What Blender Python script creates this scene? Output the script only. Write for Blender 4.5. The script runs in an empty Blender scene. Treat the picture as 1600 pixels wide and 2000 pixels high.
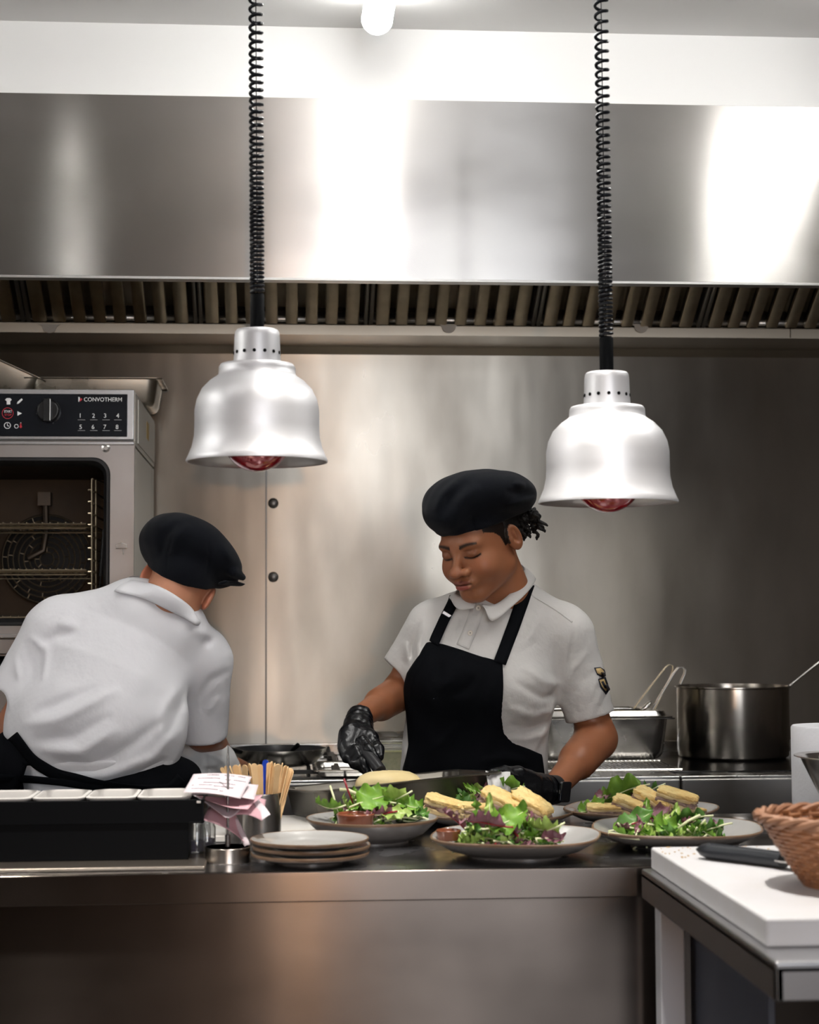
import bpy, bmesh, math, random
import numpy as np
from mathutils import Vector, Matrix, Euler
PI = math.pi
# ------------------------------------------------------------------ camera
CX, CY, F = 800.0, 1000.0, 3333.0
YAW, PITCH, ROLL = math.radians(4.179), math.radians(3.6), math.radians(-0.238)
CAMP = Vector((0, 0, 1.31))
CR = Matrix.Rotation(-YAW, 3, 'Z') @ Matrix.Rotation(PI/2+PITCH, 3, 'X') @ Matrix.Rotation(ROLL, 3, 'Z')
cam = bpy.data.cameras.new('camera'); camo = bpy.data.objects.new('camera', cam)
bpy.context.scene.collection.objects.link(camo)
camo.matrix_world = Matrix.Translation(CAMP) @ CR.to_4x4()
cam.sensor_fit = 'HORIZONTAL'; cam.sensor_width = 24.0; cam.lens = 24.0*F/1600
cam.clip_start = .05; cam.clip_end = 50
cam.dof.use_dof = True; cam.dof.focus_distance = 3.75; cam.dof.aperture_fstop = 4.5
S = bpy.context.scene; S.camera = camo
S.view_settings.view_transform = 'Standard'; S.view_settings.look = 'None'
S.view_settings.exposure = 0.5; S.view_settings.gamma = 1.0; S.view_settings.use_curve_mapping = False
S.cycles.max_bounces = 8; S.cycles.diffuse_bounces = 4; S.cycles.glossy_bounces = 5
S.cycles.sample_clamp_indirect = 6.0
# ------------------------------------------------------------------ world and lights
w = bpy.data.worlds.new('world'); S.world = w; w.use_nodes = True
w.node_tree.nodes['Background'].inputs[0].default_value = (.75, .85, 1, 1)
w.node_tree.nodes['Background'].inputs[1].default_value = .15
def area(name, loc, target, sx, sy, power, col, spread=PI):
    l = bpy.data.lights.new(name, 'AREA'); l.shape = 'RECTANGLE'; l.size = sx; l.size_y = sy
    l.energy = power; l.color = col; l.spread = spread
    o = bpy.data.objects.new(name, l); S.collection.objects.link(o); o.location = loc
    d = Vector(target)-Vector(loc); o.rotation_euler = d.to_track_quat('-Z', 'Y').to_euler()
    return o
area('window_daylight', (.85, -2.5, 1.8), (.85, 3, 1.5), 1.85, 1.7, 58, (.92, .95, 1))
# ------------------------------------------------------------------ helpers
def ray(px, py):
    return CR @ Vector(((px-CX)/F, -(py-CY)/F, -1.0))
def aty(px, py, Y):
    d = ray(px, py); return CAMP + d*(Y/d.y)
def atz(px, py, z):
    d = ray(px, py); return CAMP + d*((z-CAMP.z)/d.z)
def link(o, parent=None):
    S.collection.objects.link(o)
    if parent is not None: o.parent = parent
    return o
def tag(o, label=None, cat=None, group=None, kind=None):
    if label: o['label'] = label
    if cat: o['category'] = cat
    if group: o['group'] = group
    if kind: o['kind'] = kind
    return o
def thing(name, loc, label, cat, group=None, rz=0):
    o = bpy.data.objects.new(name, None); link(o); o.location = loc; o.rotation_euler = (0, 0, rz)
    o.empty_display_size = .05
    return tag(o, label, cat, group)
class MB:
    def __init__(s): s.v = []; s.f = []; s.m = []; s.mi = 0
    def add(s, v, f, M=None):
        n = len(s.v)
        if M is not None: v = [tuple(M @ Vector(p)) for p in v]
        s.v += [tuple(p) for p in v]; s.f += [tuple(i+n for i in q) for q in f]; s.m += [s.mi]*len(f); return s
    def box(s, x0, x1, y0, y1, z0, z1, M=None):
        v = [(x, y, z) for z in (z0, z1) for y in (y0, y1) for x in (x0, x1)]
        return s.add(v, [(0,2,3,1),(4,5,7,6),(0,1,5,4),(2,6,7,3),(0,4,6,2),(1,3,7,5)], M)
    def grid(s, P, closeu=False, closev=False, M=None):
        nu = len(P); nv = len(P[0]); f = []
        for i in range(nu if closeu else nu-1):
            for j in range(nv if closev else nv-1):
                a = i; b = (i+1) % nu; c = j; d = (j+1) % nv
                f.append((a*nv+c, b*nv+c, b*nv+d, a*nv+d))
        return s.add([p for r in P for p in r], f, M)
    def lathe(s, prof, n=48, M=None, sup=None, cap=True, mis=None):
        # prof [(r,z)], sup: function angle->radius factor
        P = []
        for r, z in prof:
            P.append([(r*(sup(2*PI*k/n) if sup else 1)*math.cos(2*PI*k/n), r*(sup(2*PI*k/n) if sup else 1)*math.sin(2*PI*k/n), z) for k in range(n)])
        n0 = len(s.v); f0 = len(s.m)
        s.grid(P, False, True, M)
        if mis:
            for i, m in enumerate(mis):
                for j in range(n): s.m[f0+i*n+j] = m
        if cap:
            if prof[0][0] > 1e-6: s.f.append(tuple(n0+k for k in range(n))[::-1]); s.m.append(s.mi)
            if prof[-1][0] > 1e-6: s.f.append(tuple(n0+(len(prof)-1)*n+k for k in range(n))); s.m.append(s.mi)
        return s
    def tube(s, pts, r, n=10, closed=False, cap=True, M=None, flat=None):
        pts = [Vector(p) for p in pts]; N = len(pts); rs = r if isinstance(r, (list, tuple)) else [r]*N
        up = Vector((0, 0, 1)); P = []; prev = None
        for i, p in enumerate(pts):
            a = pts[(i-1) % N] if (closed or i > 0) else p; b = pts[(i+1) % N] if (closed or i < N-1) else p
            t = (b-a); t = t.normalized() if t.length > 1e-9 else Vector((0, 0, 1))
            if prev is None:
                q = t.cross(up)
                if q.length < 1e-3: q = t.cross(Vector((1, 0, 0)))
            else: q = prev-t*prev.dot(t)
            q.normalize(); prev = q; bq = t.cross(q)
            P.append([tuple(p+q*(math.cos(2*PI*k/n)*rs[i])+bq*(math.sin(2*PI*k/n)*rs[i]*(flat or 1))) for k in range(n)])
        n0 = len(s.v); s.grid(P, closed, True, M)
        if cap and not closed:
            s.f.append(tuple(n0+k for k in range(n))[::-1]); s.m.append(s.mi)
            s.f.append(tuple(n0+(N-1)*n+k for k in range(n))); s.m.append(s.mi)
        return s
    def prism(s, poly, z0, z1, M=None):
        n = len(poly); v = [(x, y, z0) for x, y in poly]+[(x, y, z1) for x, y in poly]
        return s.add(v, [tuple(range(n))[::-1], tuple(range(n, 2*n))]+[(i, (i+1) % n, n+(i+1) % n, n+i) for i in range(n)], M)
    def build(s, name, mats, parent=None, smooth=True, bevel=0, seg=2, angle=35, solid=0, subsurf=0):
        me = bpy.data.meshes.new(name); me.from_pydata(s.v, [], s.f); me.validate(); 
        if not isinstance(mats, (list, tuple)): mats = [mats]
        for m in mats: me.materials.append(m)
        if len(mats) > 1 and len(me.polygons) == len(s.m): me.polygons.foreach_set('material_index', s.m)
        bm = bmesh.new(); bm.from_mesh(me); bmesh.ops.remove_doubles(bm, verts=bm.verts, dist=1e-6); bmesh.ops.recalc_face_normals(bm, faces=bm.faces)
        bm.to_mesh(me); bm.free()
        o = bpy.data.objects.new(name, me); link(o, parent)
        if smooth:
            for p in me.polygons: p.use_smooth = True
            me.set_sharp_from_angle(angle=math.radians(angle))
        if solid:
            q = o.modifiers.new('s', 'SOLIDIFY'); q.thickness = solid; q.offset = 0
        if bevel:
            q = o.modifiers.new('b', 'BEVEL'); q.width = bevel; q.segments = seg; q.limit_method = 'ANGLE'; q.angle_limit = math.radians(40)
            q.harden_normals = True
            for p in me.polygons: p.use_smooth = True
        if subsurf:
            q = o.modifiers.new('u', 'SUBSURF'); q.levels = subsurf; q.render_levels = subsurf
        return o
def rbox(name, m, parent, x0, x1, y0, y1, z0, z1, bevel=.002, M=None, seg=2):
    return MB().box(x0, x1, y0, y1, z0, z1, M).build(name, m, parent, bevel=bevel, seg=seg)
def rrect(hx, hy, r, n=6, cx=0, cy=0):
    out = []
    for sx, sy, a0 in ((1, 1, 0), (-1, 1, PI/2), (-1, -1, PI), (1, -1, 1.5*PI)):
        for k in range(n+1):
            a = a0+k/n*PI/2
            out.append((cx+sx*(hx-r)+r*math.cos(a), cy+sy*(hy-r)+r*math.sin(a)))
    return out
def loopstack(mb, loops, M=None, capb=True, capt=False):
    n0 = len(mb.v); n = len(loops[0]); mb.grid(loops, False, True, M)
    if capb: mb.f.append(tuple(n0+k for k in range(n))[::-1]); mb.m.append(mb.mi)
    if capt: mb.f.append(tuple(n0+(len(loops)-1)*n+k for k in range(n))); mb.m.append(mb.mi)
def place(o, M):
    o.matrix_world = M; return o
def TR(loc, rz=0, rx=0, ry=0):
    return Matrix.Translation(Vector(loc)) @ Euler((rx, ry, rz)).to_matrix().to_4x4()
# ------------------------------------------------------------------ materials
MATS = {}
def mat(name, col, rough=.5, metal=0., spec=.5, coat=0., noise=None, bump=None, trans=0., ior=1.45, emit=None, estr=0., sss=0., sheen=0., alpha=1., aniso=None, vcol=None, rnoise=None):
    """noise=(scale,(sx,sy,sz),col2,amount,detail)  bump=(scale,(sx,sy,sz),strength,distance)"""
    if name in MATS: return MATS[name]
    m = bpy.data.materials.new(name); m.use_nodes = True; nt = m.node_tree; b = nt.nodes['Principled BSDF']; MATS[name] = m
    I = b.inputs; I['Base Color'].default_value = (*col, 1); I['Roughness'].default_value = rough; I['Metallic'].default_value = metal
    I['Specular IOR Level'].default_value = spec; I['IOR'].default_value = ior; I['Coat Weight'].default_value = coat; I['Coat Roughness'].default_value = .08
    I['Transmission Weight'].default_value = trans; I['Alpha'].default_value = alpha
    if sheen: I['Sheen Weight'].default_value = sheen; I['Sheen Roughness'].default_value = .6
    if sss: I['Subsurface Weight'].default_value = sss; I['Subsurface Radius'].default_value = (.012, .005, .003); I['Subsurface Scale'].default_value = 1.0
    if emit: I['Emission Color'].default_value = (*emit, 1); I['Emission Strength'].default_value = estr
    N = nt.nodes; L = nt.links
    def coords(scale, st):
        tc = N.new('ShaderNodeTexCoord'); mp = N.new('ShaderNodeMapping'); mp.inputs['Scale'].default_value = st
        L.new(tc.outputs['Object'], mp.inputs['Vector'])
        nz = N.new('ShaderNodeTexNoise'); nz.inputs['Scale'].default_value = scale; nz.inputs['Detail'].default_value = 4
        L.new(mp.outputs[0], nz.inputs['Vector']); return nz
    src = None
    if vcol:
        a = N.new('ShaderNodeVertexColor'); a.layer_name = vcol; src = a.outputs['Color']; L.new(src, I['Base Color'])
    if noise:
        sc, st, c2, amt, det = noise; nz = coords(sc, st); nz.inputs['Detail'].default_value = det
        rp = N.new('ShaderNodeValToRGB'); rp.color_ramp.elements[0].position = .5-.25/max(amt, .3); rp.color_ramp.elements[1].position = .5+.25/max(amt, .3)
        L.new(nz.outputs['Fac'], rp.inputs[0])
        mx = N.new('ShaderNodeMix'); mx.data_type = 'RGBA'; L.new(rp.outputs['Color'], mx.inputs['Factor'])
        if src: L.new(src, mx.inputs['A'])
        else: mx.inputs['A'].default_value = (*col, 1)
        mx.inputs['B'].default_value = (*c2, 1)
        if vcol: mx.blend_type = 'MULTIPLY'
        L.new(mx.outputs['Result'], I['Base Color'])
    if rnoise:
        sc, st, r0, r1 = rnoise; nz = coords(sc, st); mr = N.new('ShaderNodeMapRange'); mr.inputs['From Min'].default_value = .3; mr.inputs['From Max'].default_value = .7
        mr.inputs['To Min'].default_value = r0; mr.inputs['To Max'].default_value = r1; L.new(nz.outputs['Fac'], mr.inputs[0]); L.new(mr.outputs[0], I['Roughness'])
    if bump:
        sc, st, stg, dist = bump; nz = coords(sc, st); bp = N.new('ShaderNodeBump'); bp.inputs['Strength'].default_value = stg; bp.inputs['Distance'].default_value = dist
        L.new(nz.outputs['Fac'], bp.inputs['Height']); L.new(bp.outputs[0], I['Normal'])
    if aniso:
        amt, tv = aniso; I['Anisotropic'].default_value = amt
        cv = N.new('ShaderNodeCombineXYZ')
        for i in range(3): cv.inputs[i].default_value = tv[i]
        L.new(cv.outputs[0], I['Tangent'])
    return m
STEEL = (.60, .585, .56)

# ------------------------------------------------------------------ signed distance helpers (surface nets)
def V3(p): return np.array([p[0], p[1], p[2]], np.float32)
def sph(P, c, r): return np.linalg.norm(P-V3(c), axis=-1)-r
def rotm(rx=0, ry=0, rz=0): return np.array(Euler((rx, ry, rz)).to_matrix(), np.float32)
def loc(P, c, R=None):
    q = P-V3(c); return q if R is None else q @ R     # R columns = local axes in outer frame
def ell(P, c, r, R=None):
    q = loc(P, c, R); r = np.array(r, np.float32); k0 = np.linalg.norm(q/r, axis=-1); k1 = np.linalg.norm(q/(r*r), axis=-1)
    return k0*(k0-1)/np.maximum(k1, 1e-6)
def cap(P, a, b, ra, rb, flat=None):
    a, b = V3(a), V3(b); ab = b-a; pa = P-a; t = np.clip((pa @ ab)/np.dot(ab, ab), 0, 1)
    q = pa-t[..., None]*ab
    if flat is not None:      # flat=(axis, factor): squash distance along axis
        ax, k = np.array(flat[0], np.float32), flat[1]; ax = ax/np.linalg.norm(ax); s = q @ ax; q = q+ax*(s*(1/k-1))[..., None]
    return np.linalg.norm(q, axis=-1)-(ra+(rb-ra)*t)
def rb(P, c, h, r, R=None):
    q = np.abs(loc(P, c, R))-(np.array(h, np.float32)-r)
    return np.linalg.norm(np.maximum(q, 0), axis=-1)+np.minimum(q.max(-1), 0)-r
def smin(a, b, k):
    h = np.maximum(k-np.abs(a-b), 0)/k; return np.minimum(a, b)-h*h*k*.25
def smax(a, b, k): return -smin(-a, -b, k)
def chain(P, pts, rs, k=.02, flat=None):
    d = None
    for i in range(len(pts)-1):
        c = cap(P, pts[i], pts[i+1], rs[i], rs[i+1], flat); d = c if d is None else smin(d, c, k)
    return d
def nets(fn, lo, hi, h):
    lo = np.array(lo, float); hi = np.array(hi, float); n = np.ceil((hi-lo)/h).astype(int)+1
    ax = [(lo[i]+h*np.arange(n[i])).astype(np.float32) for i in range(3)]
    G = np.stack(np.meshgrid(*ax, indexing='ij'), -1); D = fn(G).astype(np.float32)
    ins = D < 0
    c = [(i, j, k) for i in (0, 1) for j in (0, 1) for k in (0, 1)]
    def sl(A, o): return A[o[0]:n[0]-1+o[0], o[1]:n[1]-1+o[1], o[2]:n[2]-1+o[2]]
    cnt = sum(sl(ins, o).astype(np.int8) for o in c); act = (cnt > 0) & (cnt < 8)
    I = np.argwhere(act); idx = -np.ones(act.shape, np.int64); idx[act] = np.arange(len(I))
    acc = np.zeros((len(I), 3)); num = np.zeros(len(I))
    for a in c:
        for ax_ in range(3):
            if a[ax_]: continue
            b = list(a); b[ax_] = 1
            da = D[I[:, 0]+a[0], I[:, 1]+a[1], I[:, 2]+a[2]]; db = D[I[:, 0]+b[0], I[:, 1]+b[1], I[:, 2]+b[2]]
            m = (da < 0) != (db < 0); t = np.where(m, da/np.where(m, da-db, 1), 0)
            p = np.tile(np.array(a, float), (len(I), 1)); p[:, ax_] = t
            acc += np.where(m[:, None], p, 0); num += m
    V = lo+h*(I+acc/num[:, None]); Fc = []
    for ax_ in range(3):
        u, v = (ax_+1) % 3, (ax_+2) % 3
        s0 = [slice(1, n[i]-1) for i in range(3)]; s0[ax_] = slice(0, n[ax_]-1); s1 = list(s0); s1[ax_] = slice(1, n[ax_])
        A, B = ins[tuple(s0)], ins[tuple(s1)]; E = np.argwhere(A != B); fl_ = A[A != B]
        off = np.ones(3, int); off[ax_] = 0; E = E+off
        def g(du, dv):
            q = E.copy(); q[:, u] -= du; q[:, v] -= dv; return idx[q[:, 0], q[:, 1], q[:, 2]]
        Q = np.stack([g(0, 0), g(1, 0), g(1, 1), g(0, 1)], 1); Q[~fl_] = Q[~fl_][:, ::-1]; Fc.append(Q)
    return V, np.concatenate(Fc)
def sdf_obj(name, fn, lo, hi, h, m, parent=None, colfn=None, smooth=0, clip=None, matfn=None):
    V, Q = nets(fn, lo, hi, h)
    Q = Q[(Q >= 0).all(1)]
    if clip is not None:      # keep faces whose centre passes
        cen = V[Q].mean(1); Q = Q[clip(cen)]; used = np.unique(Q); mp = -np.ones(len(V), int); mp[used] = np.arange(len(used)); V = V[used]; Q = mp[Q]
    me = bpy.data.meshes.new(name); me.vertices.add(len(V)); me.vertices.foreach_set('co', V.astype(np.float32).ravel())
    me.loops.add(len(Q)*4); me.loops.foreach_set('vertex_index', Q.astype(np.int32).ravel())
    me.polygons.add(len(Q)); me.polygons.foreach_set('loop_start', np.arange(0, len(Q)*4, 4, dtype=np.int32)); 
    me.update(calc_edges=True); me.validate()
    for mm in (m if isinstance(m, (list, tuple)) else [m]): me.materials.append(mm)
    if matfn is not None: me.polygons.foreach_set('material_index', matfn(V[Q].mean(1)).astype(np.int32))
    me.polygons.foreach_set('use_smooth', np.ones(len(me.polygons), bool))
    if colfn is not None:
        ca = me.color_attributes.new('Col', 'FLOAT_COLOR', 'POINT'); C_ = np.ones((len(V), 4), np.float32); C_[:, :3] = colfn(V.astype(np.float32)); ca.data.foreach_set('color', C_.ravel())
    o = bpy.data.objects.new(name, me); link(o, parent)
    if smooth:
        q = o.modifiers.new('s', 'SMOOTH'); q.iterations = smooth; q.factor = .5
    return o
def squad(mb, hx, hy, hz, e=.3, nu=28, nv=14, taper=0, M=None, nz=0, seed=0):
    rr = random.Random(seed); ph = [rr.uniform(0, 6.28) for _ in range(12)]
    sp = lambda c, p: math.copysign(abs(c)**p, c)
    P = []
    for j in range(nv+1):
        v = -PI/2+PI*j/nv; row = []
        for i in range(nu):
            u = 2*PI*i/nu; x = sp(math.cos(v), e)*sp(math.cos(u), e); y = sp(math.cos(v), e)*sp(math.sin(u), e); z = sp(math.sin(v), e)
            y *= 1-taper*x
            d = 1+nz*(math.sin(5*x+ph[0]+3*z)+math.sin(7*y*2+ph[1]+4*x)+math.sin(9*x-6*y+ph[2])+.7*math.sin(19*x+13*y+ph[3])+.6*math.sin(27*y*2-17*x+ph[4]))
            row.append((x*hx*(1+(d-1)*.5), y*hy*d, z*hz*d))
        P.append(row)
    return mb.grid(P, False, True, M)

Mhood = mat('brushed hood steel', (.54, .52, .50), .28, 1, aniso=(.95, (0, 0, 1)), rnoise=(2.2, (1, 1, 2.2), .17, .26), noise=(3, (.6, 1, 1.5), (.46, .445, .425), .45, 4), bump=(1.0, (1, 1, .4), .15, .012))
Mback = mat('worn splashback steel', (.53, .49, .43), .34, 1, aniso=(.93, (0, 0, 1)), rnoise=(1.8, (1.6, 1, .8), .27, .42), noise=(2.5, (2.0, 1, .7), (.34, .305, .26), .9, 6), bump=(.9, (1.5, 1, .35), .3, .022))
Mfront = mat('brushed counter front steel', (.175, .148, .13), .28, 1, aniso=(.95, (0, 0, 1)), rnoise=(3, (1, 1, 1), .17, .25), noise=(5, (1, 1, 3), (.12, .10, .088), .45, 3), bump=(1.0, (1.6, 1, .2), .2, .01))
Mtop = mat('scratched worktop steel', (.42, .42, .43), .2, 1, rnoise=(9, (1, 1, 1), .12, .34), noise=(14, (1, 1, 1), (.33, .33, .35), .7, 6))
Msteel = mat('polished steel', (.63, .61, .58), .22, 1, rnoise=(14, (1, 1, 1), .16, .3))
Msat = mat('satin steel', (.56, .55, .53), .34, 1)
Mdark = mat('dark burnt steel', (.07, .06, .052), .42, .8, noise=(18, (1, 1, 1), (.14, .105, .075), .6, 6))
Mbaff = mat('baffle filter steel', (.78, .69, .54), .34, 1, noise=(20, (1, 1, .2), (.55, .47, .35), .8, 4))
Mpaint = mat('white ceiling paint', (.80, .80, .79), .6, noise=(3, (1, 1, 1), (.76, .75, .74), .5, 3))
Mwall2 = mat('white wall paint', (.82, .82, .81), .5)
Mdin = mat('dining room dark warm wall', (.085, .068, .056), .7, noise=(2, (1, 1, 1), (.05, .04, .034), .6, 3))
Mfloor = mat('grey vinyl floor', (.07, .062, .055), .5, noise=(60, (1, 1, 1), (.10, .09, .08), .6, 3))
Mblack = mat('black plastic', (.003, .0033, .004), .5, spec=.07)
Mglow = mat('lit diffuser', (1, 1, 1), .5, emit=(1, .985, .95), estr=21)
Mwarm = mat('warm lamp globe', (1, .8, .5), .5, emit=(1, .52, .2), estr=800)
Mwhite = mat('white plastic', (.78, .78, .80), .35)
def struct(o): return tag(o, kind='structure')
WL, WR, YB, YR, ZC = -2.6, 3.2, 5.25, -2.6, 2.798
struct(rbox('floor', Mfloor, None, WL, WR, YR, YB+.1, -.05, 0, 0))
struct(rbox('ceiling', Mpaint, None, WL, WR, 1.3, 4.24, ZC, ZC+.06, 0))
struct(rbox('ceiling_dining', Mdin, None, WL, WR, YR, 1.3, ZC, ZC+.06, 0))
struct(rbox('wall_back', Mback, None, WL, WR, YB, YB+.1, 0, 2.7, 0))
struct(rbox('wall_upper', Mwall2, None, WL, WR, 4.215, 4.27, 2.6, ZC+.05, 0))
struct(rbox('wall_left_rear', Mdin, None, WL-.1, WL, YR, 1.3, 0, ZC+.06, 0))
struct(rbox('wall_left', Mwall2, None, WL-.1, WL, 1.3, YB+.1, 0, ZC+.06, 0))
struct(rbox('wall_right', Mdin, None, WR, WR+.1, YR, YB+.1, 0, ZC+.06, 0))
# rear wall of the dining side with a real window opening
mb = MB(); mb.box(WL, -.1, YR-.1, YR, 0, ZC); mb.box(1.8, WR, YR-.1, YR, 0, ZC); mb.box(-.1, 1.8, YR-.1, YR, 0, .9); mb.box(-.1, 1.8, YR-.1, YR, 2.68, ZC)
struct(mb.build('wall_rear', Mdin))
mb = MB()
for x in (-.1, .82, 1.75): mb.box(x, x+.05, YR-.08, YR-.02, .9, 2.68)
for z in (.9, 2.63): mb.box(-.1, 1.8, YR-.08, YR-.02, z, z+.05)
struct(mb.build('window_1', Mwhite))
# splashback joint
struct(rbox('trim_1', mat('joint strip', (.16, .15, .14), .35, .9), None, -.0605, -.0555, YB-.004, YB+.001, .9, 2.17, .001))
for py in (983, 1127):
    c = aty(530, py, YB); struct(MB().lathe([(.016, 0), (.016, .003), (.012, .006), (0, .007)], 24, TR((c.x+.006, YB-.0005, c.z), 0, PI/2)).build('trim_2', mat('joint strip', (.16, .15, .14), .35, .9)))
random.seed(5)
# ---------------------------------------------------------------- extraction hood
hood = thing('extraction_hood', (0, 4.2, 2.15), 'wide brushed steel extraction hood hanging over the cooking range', 'extraction hood')
def H(o): o.location = (0, -4.2, -2.15); return o
H(rbox('canopy', Mhood, hood, WL+.02, WR-.02, 4.2, 4.214, 2.157, 2.612, .001))
mb = MB(); mb.box(WL+.02, WR-.02, 4.2, 4.235, 2.151, 2.158); mb.box(WL+.02, WR-.02, 4.228, 4.235, 2.158, 2.18)
H(mb.build('lower_lip', Msat, hood, bevel=.001))
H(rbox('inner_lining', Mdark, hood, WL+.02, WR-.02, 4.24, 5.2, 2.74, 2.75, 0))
yb, zb, yt, zt = 5.0, 2.188, 4.5, 2.50
L_ = math.hypot(yb-yt, zt-zb); ang = math.atan2(zt-zb, yt-yb)
def fl(x, s_, d):   # s along the filter up from the bottom, d = offset toward viewer (normal)
    ux, uz = (yt-yb)/L_, (zt-zb)/L_; nx, nz = -uz, ux*1.0
    return (x, yb+ux*s_+(-uz)*d, zb+uz*s_+ux*d)
pitch = .0585; k0 = 0
x = -1.75; fi = 0
while x < 2.0:
    mb = MB(); wd = .497
    ns = 8
    for k in range(ns):
        xa = x+.02+k*pitch; ww = .036 if k not in (0, ns-1) else .04
        prof = [(0, 0), (.001, .012), (.005, .014), (ww/2, .0125), (ww-.005, .014), (ww-.001, .012), (ww, 0)]
        P = [[fl(xa+u, s_, d) for u, d in prof] for s_ in (.006, .25, .56)]
        mb.grid(P)
        mb.add([fl(xa+u, .006, d) for u, d in prof], [tuple(range(7))])
        if k < ns-1:
            prof2 = [(ww-.006, -.022), (ww, -.026), (pitch, -.026), (pitch+.006, -.022)]
            P = [[fl(xa+u, s_, d) for u, d in prof2] for s_ in (.035, .25, .56)]; mb.grid(P)
    H(mb.build('baffle_filter', Mbaff, hood, angle=50, solid=.0012))
    mb = MB()
    for xx in (x+.002, x+wd-.012):
        P = [[fl(xx+u, s_, d) for u, d in ((0, -.03), (0, .010), (.010, .010), (.010, -.03))] for s_ in (0, .56)]; mb.grid(P)
    P = [[fl(xx, s_, d) for s_, d in ((0, -.028), (0, .003), (.012, .003), (.012, -.028))] for xx in (x, x+wd)]; mb.grid(P)
    fr = H(mb.build('filter_frame', Msat, hood, solid=.001))
    x += .499
mb = MB(); P = [[(xx, yy, zz) for yy, zz in ((4.40, 2.70), (5.08, 2.12+.06))] for xx in (WL+.02, WR-.02)]
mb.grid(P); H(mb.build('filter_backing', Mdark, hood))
Mrail = mat('grease trough steel', (.46, .415, .35), .34, 1, aniso=(.6, (1, 0, 0)), noise=(2, (2, 1, 1), (.34, .30, .24), .6, 3))
mb = MB(); P = [[(xx, yy, zz) for yy, zz in ((5.06, 2.21), (5.0, 2.182), (4.998, 2.178), (5.0, 2.150), (5.22, 2.150), (5.249, 2.13))] for xx in (WL+.02, WR-.02)]
mb.grid(P); H(mb.build('grease_trough', Mrail, hood, angle=20))
mb = MB()
pA, pB = aty(1545, 638, 4.99), aty(1512, 684, 5.1)
H(rbox('trough_joint', Mdark, hood, pA.x-.001, pA.x+.001, 4.994, 4.999, 2.151, 2.181, 0))
Mtab = mat('clear plastic tab', (.62, .58, .52), .35)
for px in (97, 497, 877, 1253):
    c = aty(px, 637, 4.988); mb = MB()
    mb.prism([(math.cos(a)*.021, -abs(math.sin(a))*.02) for a in np.linspace(0, PI, 14)]+[(-.032, .006), (.032, .006)], -.001, .001, TR(c, 0, PI/2))
    H(mb.build('catch_tab', Mtab, hood))
# ---------------------------------------------------------------- ceiling lights
def batten(x, y0, y1, label, glow=None):
    z = ZC-.012
    t = thing('ceiling_light', (x, (y0+y1)/2, ZC), label, 'ceiling light', 'linear ceiling lights')
    mb = MB(); M = TR((x, y0, z-.045), 0, -PI/2)
    def capsule(r, l):
        pr = [(r*math.sin(a), -r*.55*math.cos(a)) for a in np.linspace(0, PI/2, 7)]
        return pr
    L = y1-y0; R = .037
    dif = MB(); dif.lathe([(R, .03), (R, L-.03)], 28, M); o = dif.build('diffuser', glow or Mglow, t); o.location = (-x, -(y0+y1)/2, -ZC)
    for e in (0, 1):
        cp = MB(); pr = [(R*math.sin(a)+.001, (-R*.7*math.cos(a)+.03) if not e else (R*.7*math.cos(a)+L-.03)) for a in np.linspace(0, PI/2, 8)]
        cp.lathe(pr, 28, M, cap=False); o = cp.build('end_cap', Mcap, t); o.location = (-x, -(y0+y1)/2, -ZC)
    o = rbox('base', Mwhite, t, x-.03, x+.03, y0+.04, y1-.04, ZC-.03, ZC, .003); o.location = (-x, -(y0+y1)/2, -ZC)
    return t
Mcap = mat('translucent end cap', (.9, .9, .9), .3, trans=.3, emit=(1, .98, .95), estr=1.0)
p = atz(737, 30, ZC-.05)
batten(p.x, 2.75, 4.02, 'white ceiling tube light, its rounded end showing at the top of the picture')
batten(1.50, 2.6, 3.85, 'white ceiling tube light to the right, outside the frame')
batten(-2.25, 2.3, 3.5, 'white ceiling tube light to the left, outside the frame')
batten(.9, -.9, .4, 'white ceiling tube light over the dark dining side', mat('dim diffuser', (1, 1, 1), .5, emit=(1, .97, .9), estr=7))
def downlight(x, y, power, label, col=(1, .95, .88), spot=1.25):
    t = thing('downlight', (x, y, ZC), label, 'ceiling light', 'round ceiling downlights over the pass')
    mb = MB(); mb.lathe([(.075, 0), (.075, -.006), (.055, -.008), (.050, .0)], 32, cap=False); mb.build('trim_ring', Mwhite, t)
    mb = MB(); mb.lathe([(0, -.002), (.052, -.002)], 24); mb.build('lens', Mglow, t)
    l = bpy.data.lights.new('downlight_lamp', 'SPOT'); l.energy = power; l.color = col; l.spot_size = spot; l.spot_blend = .6; l.shadow_soft_size = .045
    o = bpy.data.objects.new('downlight_lamp', l); link(o, t); o.location = (0, 0, -.02)
for x, y in ((-.75, 2.35), (.35, 2.35)):
    downlight(x, y, 70 if x < 0 else 125, ['round ceiling downlight in front of the pass, leftmost', 'round ceiling downlight in front of the pass, middle', 'round ceiling downlight in front of the pass, rightmost'][[-.75, .35, 1.25].index(x)])
# warm pendant on the dining side
pn = thing('pendant_lamp', (.10, -2.2, 1.25), 'warm glowing globe pendant on the dining side', 'lamp')
mb = MB(); mb.lathe([(.032*math.sin(a), -.032*math.cos(a)) for a in np.linspace(0, PI, 14)], 20); mb.build('globe', Mwarm, pn)
mb = MB(); mb.tube([(0, 0, .03), (0, 0, ZC-1.25)], .004, 6); mb.build('cord', Mblack, pn)
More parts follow.
